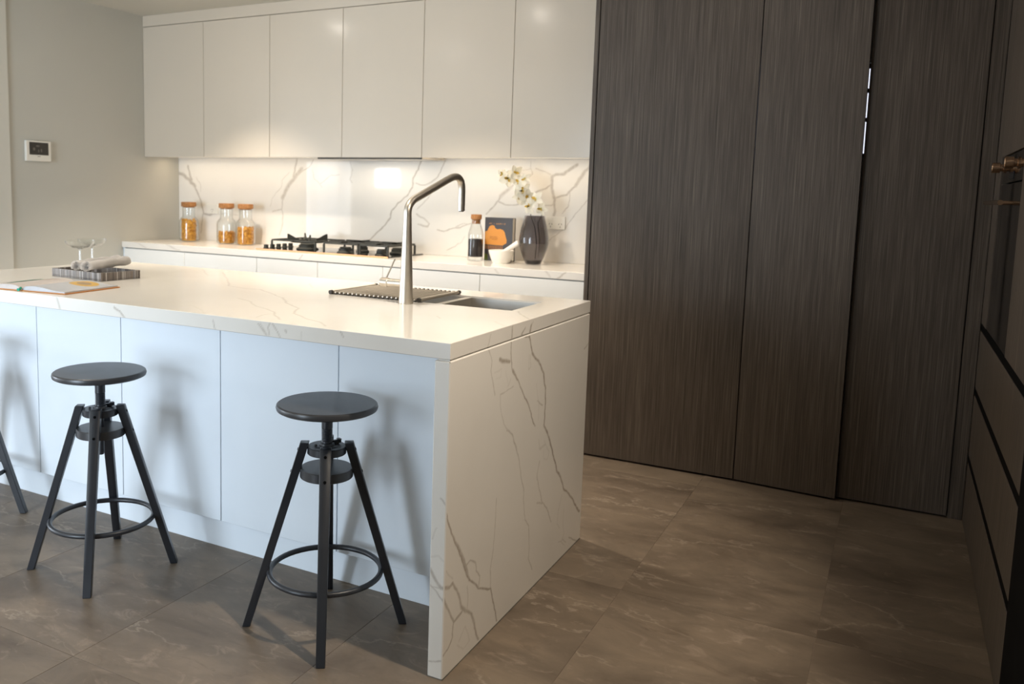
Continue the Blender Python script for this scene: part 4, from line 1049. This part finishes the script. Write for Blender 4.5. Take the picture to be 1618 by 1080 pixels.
# intercom on the left wall
c = (XL, 1.5735, 1.50)
ic = thing('intercom', 'white wall intercom with a dark screen on the grey left wall', 'intercom', c)
bx('housing', (XL + .0005, 1.487, 1.438), (XL + .020, 1.660, 1.563), M['plastic'], ic, .003, c)
scn = bx('screen', (XL + .0201, 1.508, 1.477), (XL + .0212, 1.640, 1.553), M['screen'], ic, 0, c)
bx('button_bar', (XL + .0201, 1.562, 1.466), (XL + .0214, 1.584, 1.4695), M['plasticgrey'], ic, .0005, c)
bq = MB(); gm = plain('screen_grey', '#5d5750', .3)
for y, z, r, e in ((1.566, 1.531, .013, .5), (1.540, 1.512, .008, 1.2), (1.571, 1.501, .005, 2.0), (1.590, 1.505, .005, 2.2)):
    bq.prism([(r * math.cos(2 * PI * k / 12), r * e * math.sin(2 * PI * k / 12)) for k in range(12)], .0, .0004, Matrix.Translation((.0213, y - c[1], z - c[2])) @ Matrix.Rotation(PI / 2, 4, 'Z') @ Matrix.Rotation(PI / 2, 4, 'X'))
bq.build('screen_image', gm, ic)

# ================================================================== DARK TALL JOINERY
YD = 2.145
pc = thing('pantry_cupboard', 'tall dark timber pantry front across the back wall, its middle door slightly open', 'cupboard', (.45, YD, 0)); po = (.45, YD, 0)
bx('end_panel', (-.3735, YD - .004, .010), (-.3525, YW - .001, CEIL - .002), M['lam'], pc, .0006, po)
bx('front_panel', (-.3495, YD, .010), (.3915, YD + .020, CEIL - .002), M['lam'], pc, .0008, po)
dr = MB().box((0, 0, 0), (.4345, .020, CEIL - .014), .0008).build('door', M['lam'], pc, loc=(.3955 - po[0], 0, .010), rotz=math.radians(-4.2)); dr['label'] = 'slightly open dark timber door'
for z in (.25, 1.2, 2.2): MB().box((.012, .0202, z), (.05, .026, z + .06), .001).build('hinge', M['steel'], dr)
bx('front_panel', (.8330, YD, .010), (1.254, YD + .020, CEIL - .002), M['lam'], pc, .0008, po)
bx('corner_filler', (1.258, YD + .004, .0), (1.3105, YD + .022, CEIL - .002), M['lam'], pc, .0006, po)
bx('plinth', (-.349, YD + .035, 0), (.39, YD + .05, .0095), M['blackgap'], pc, 0, po)
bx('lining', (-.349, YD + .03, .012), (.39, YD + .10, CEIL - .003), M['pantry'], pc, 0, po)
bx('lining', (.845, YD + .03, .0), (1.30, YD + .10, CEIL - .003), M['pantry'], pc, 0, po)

ow = thing('oven_tower', 'dark timber tall unit with three handleless drawers around the oven', 'cabinet', (XR, 1.4, 0))
oo = (XR, 1.4, 0)
bx('carcass', (XR + .027, .650, .0), (XWR - .005, .690, CEIL - .004), M['pantry'], ow, 0, oo)
bx('carcass', (XR + .027, 2.100, .0), (XWR - .005, 2.140, CEIL - .004), M['pantry'], ow, 0, oo)
bx('back_panel', (XR + .60, .692, .0), (XWR - .004, 2.098, CEIL - .004), M['pantry'], ow, 0, oo)
bx('drawer_box', (XR + .060, .692, .012), (XR + .58, 2.098, .805), M['blackgap'], ow, 0, oo)
bx('front_panel', (XR, 1.9405, .836), (XR + .0255, 2.1400, CEIL - .004), M['lam'], ow, .0006, oo)
bx('front_panel', (XR, .650, .836), (XR + .0255, 1.2545, CEIL - .004), M['lam'], ow, .0006, oo)
bx('front_panel', (XR, 1.2575, 1.490), (XR + .0255, 1.9375, CEIL - .004), M['lam'], ow, .0006, oo)
for z0, z1 in ((.570, .804), (.287, .537), (.006, .2535)):
    bx('drawer_front', (XR, .650, z0), (XR + .0255, 2.1400, z1), M['lam'], ow, .0010, oo)

for z0, z1 in ((.8045, .8355), (.5375, .5695), (.254, .2865)):
    bx('finger_groove', (XR + .002, .652, z0), (XR + .0255, 2.138, z1 - (.002 if z1 > .8 else 0)), M['blackgap'], ow, 0, oo)

ov = thing('oven', 'built-in black glass oven with copper coloured knobs in the dark tall unit', 'oven', (XR, 1.5975, .832))
oo = (XR, 1.5975, .832)
bx('body', (XR + .028, 1.262, .835), (XR + .56, 1.933, 1.484), M['blackgap'], ov, 0, oo)
bx('door', (XR + .003, 1.2600, .834), (XR + .0275, 1.9350, 1.385), M['blackglass'], ov, .001, oo)
cp = bx('control_panel', (XR + .003, 1.2600, 1.389), (XR + .0275, 1.9350, 1.486), M['blackglass'], ov, .001, oo)
bx('display', (XR + .0018, 1.53, 1.400), (XR + .0029, 1.66, 1.425), plain('display', '#1a2026', .2), ov, 0, oo)
for y in (1.845, 1.41, ):
    MB().lathe([(.0, .0), (.019, .0), (.019, .004), (.0135, .006), (.0135, .014), (.0195, .016), (.0195, .040), (.0175, .042), (.0, .042)], 24, (.0028, y - oo[1], 1.447 - oo[2]), Matrix.Rotation(-PI / 2, 4, 'Y')).build('knob', M['chrome'], ov)
hb = MB().tube([(-.045, 1.325 - oo[1], 1.318 - oo[2]), (-.045, 1.875 - oo[1], 1.318 - oo[2])], .0085, 14).build('handle', M['chrome'], ov)
for y in (1.35, 1.85): MB().tube([(.0028, y - oo[1], 1.318 - oo[2]), (-.036, y - oo[1], 1.318 - oo[2])], .006, 10).build('handle_post', M['chrome'], hb)

bp_ = bx('tall_side_panel', (XR, -.15, .0), (XWR - .005, .6465, CEIL - .004), M['blacklam'], None, .001); tag(bp_, 'tall black panel at the right frame edge, nearest the camera', 'panel')
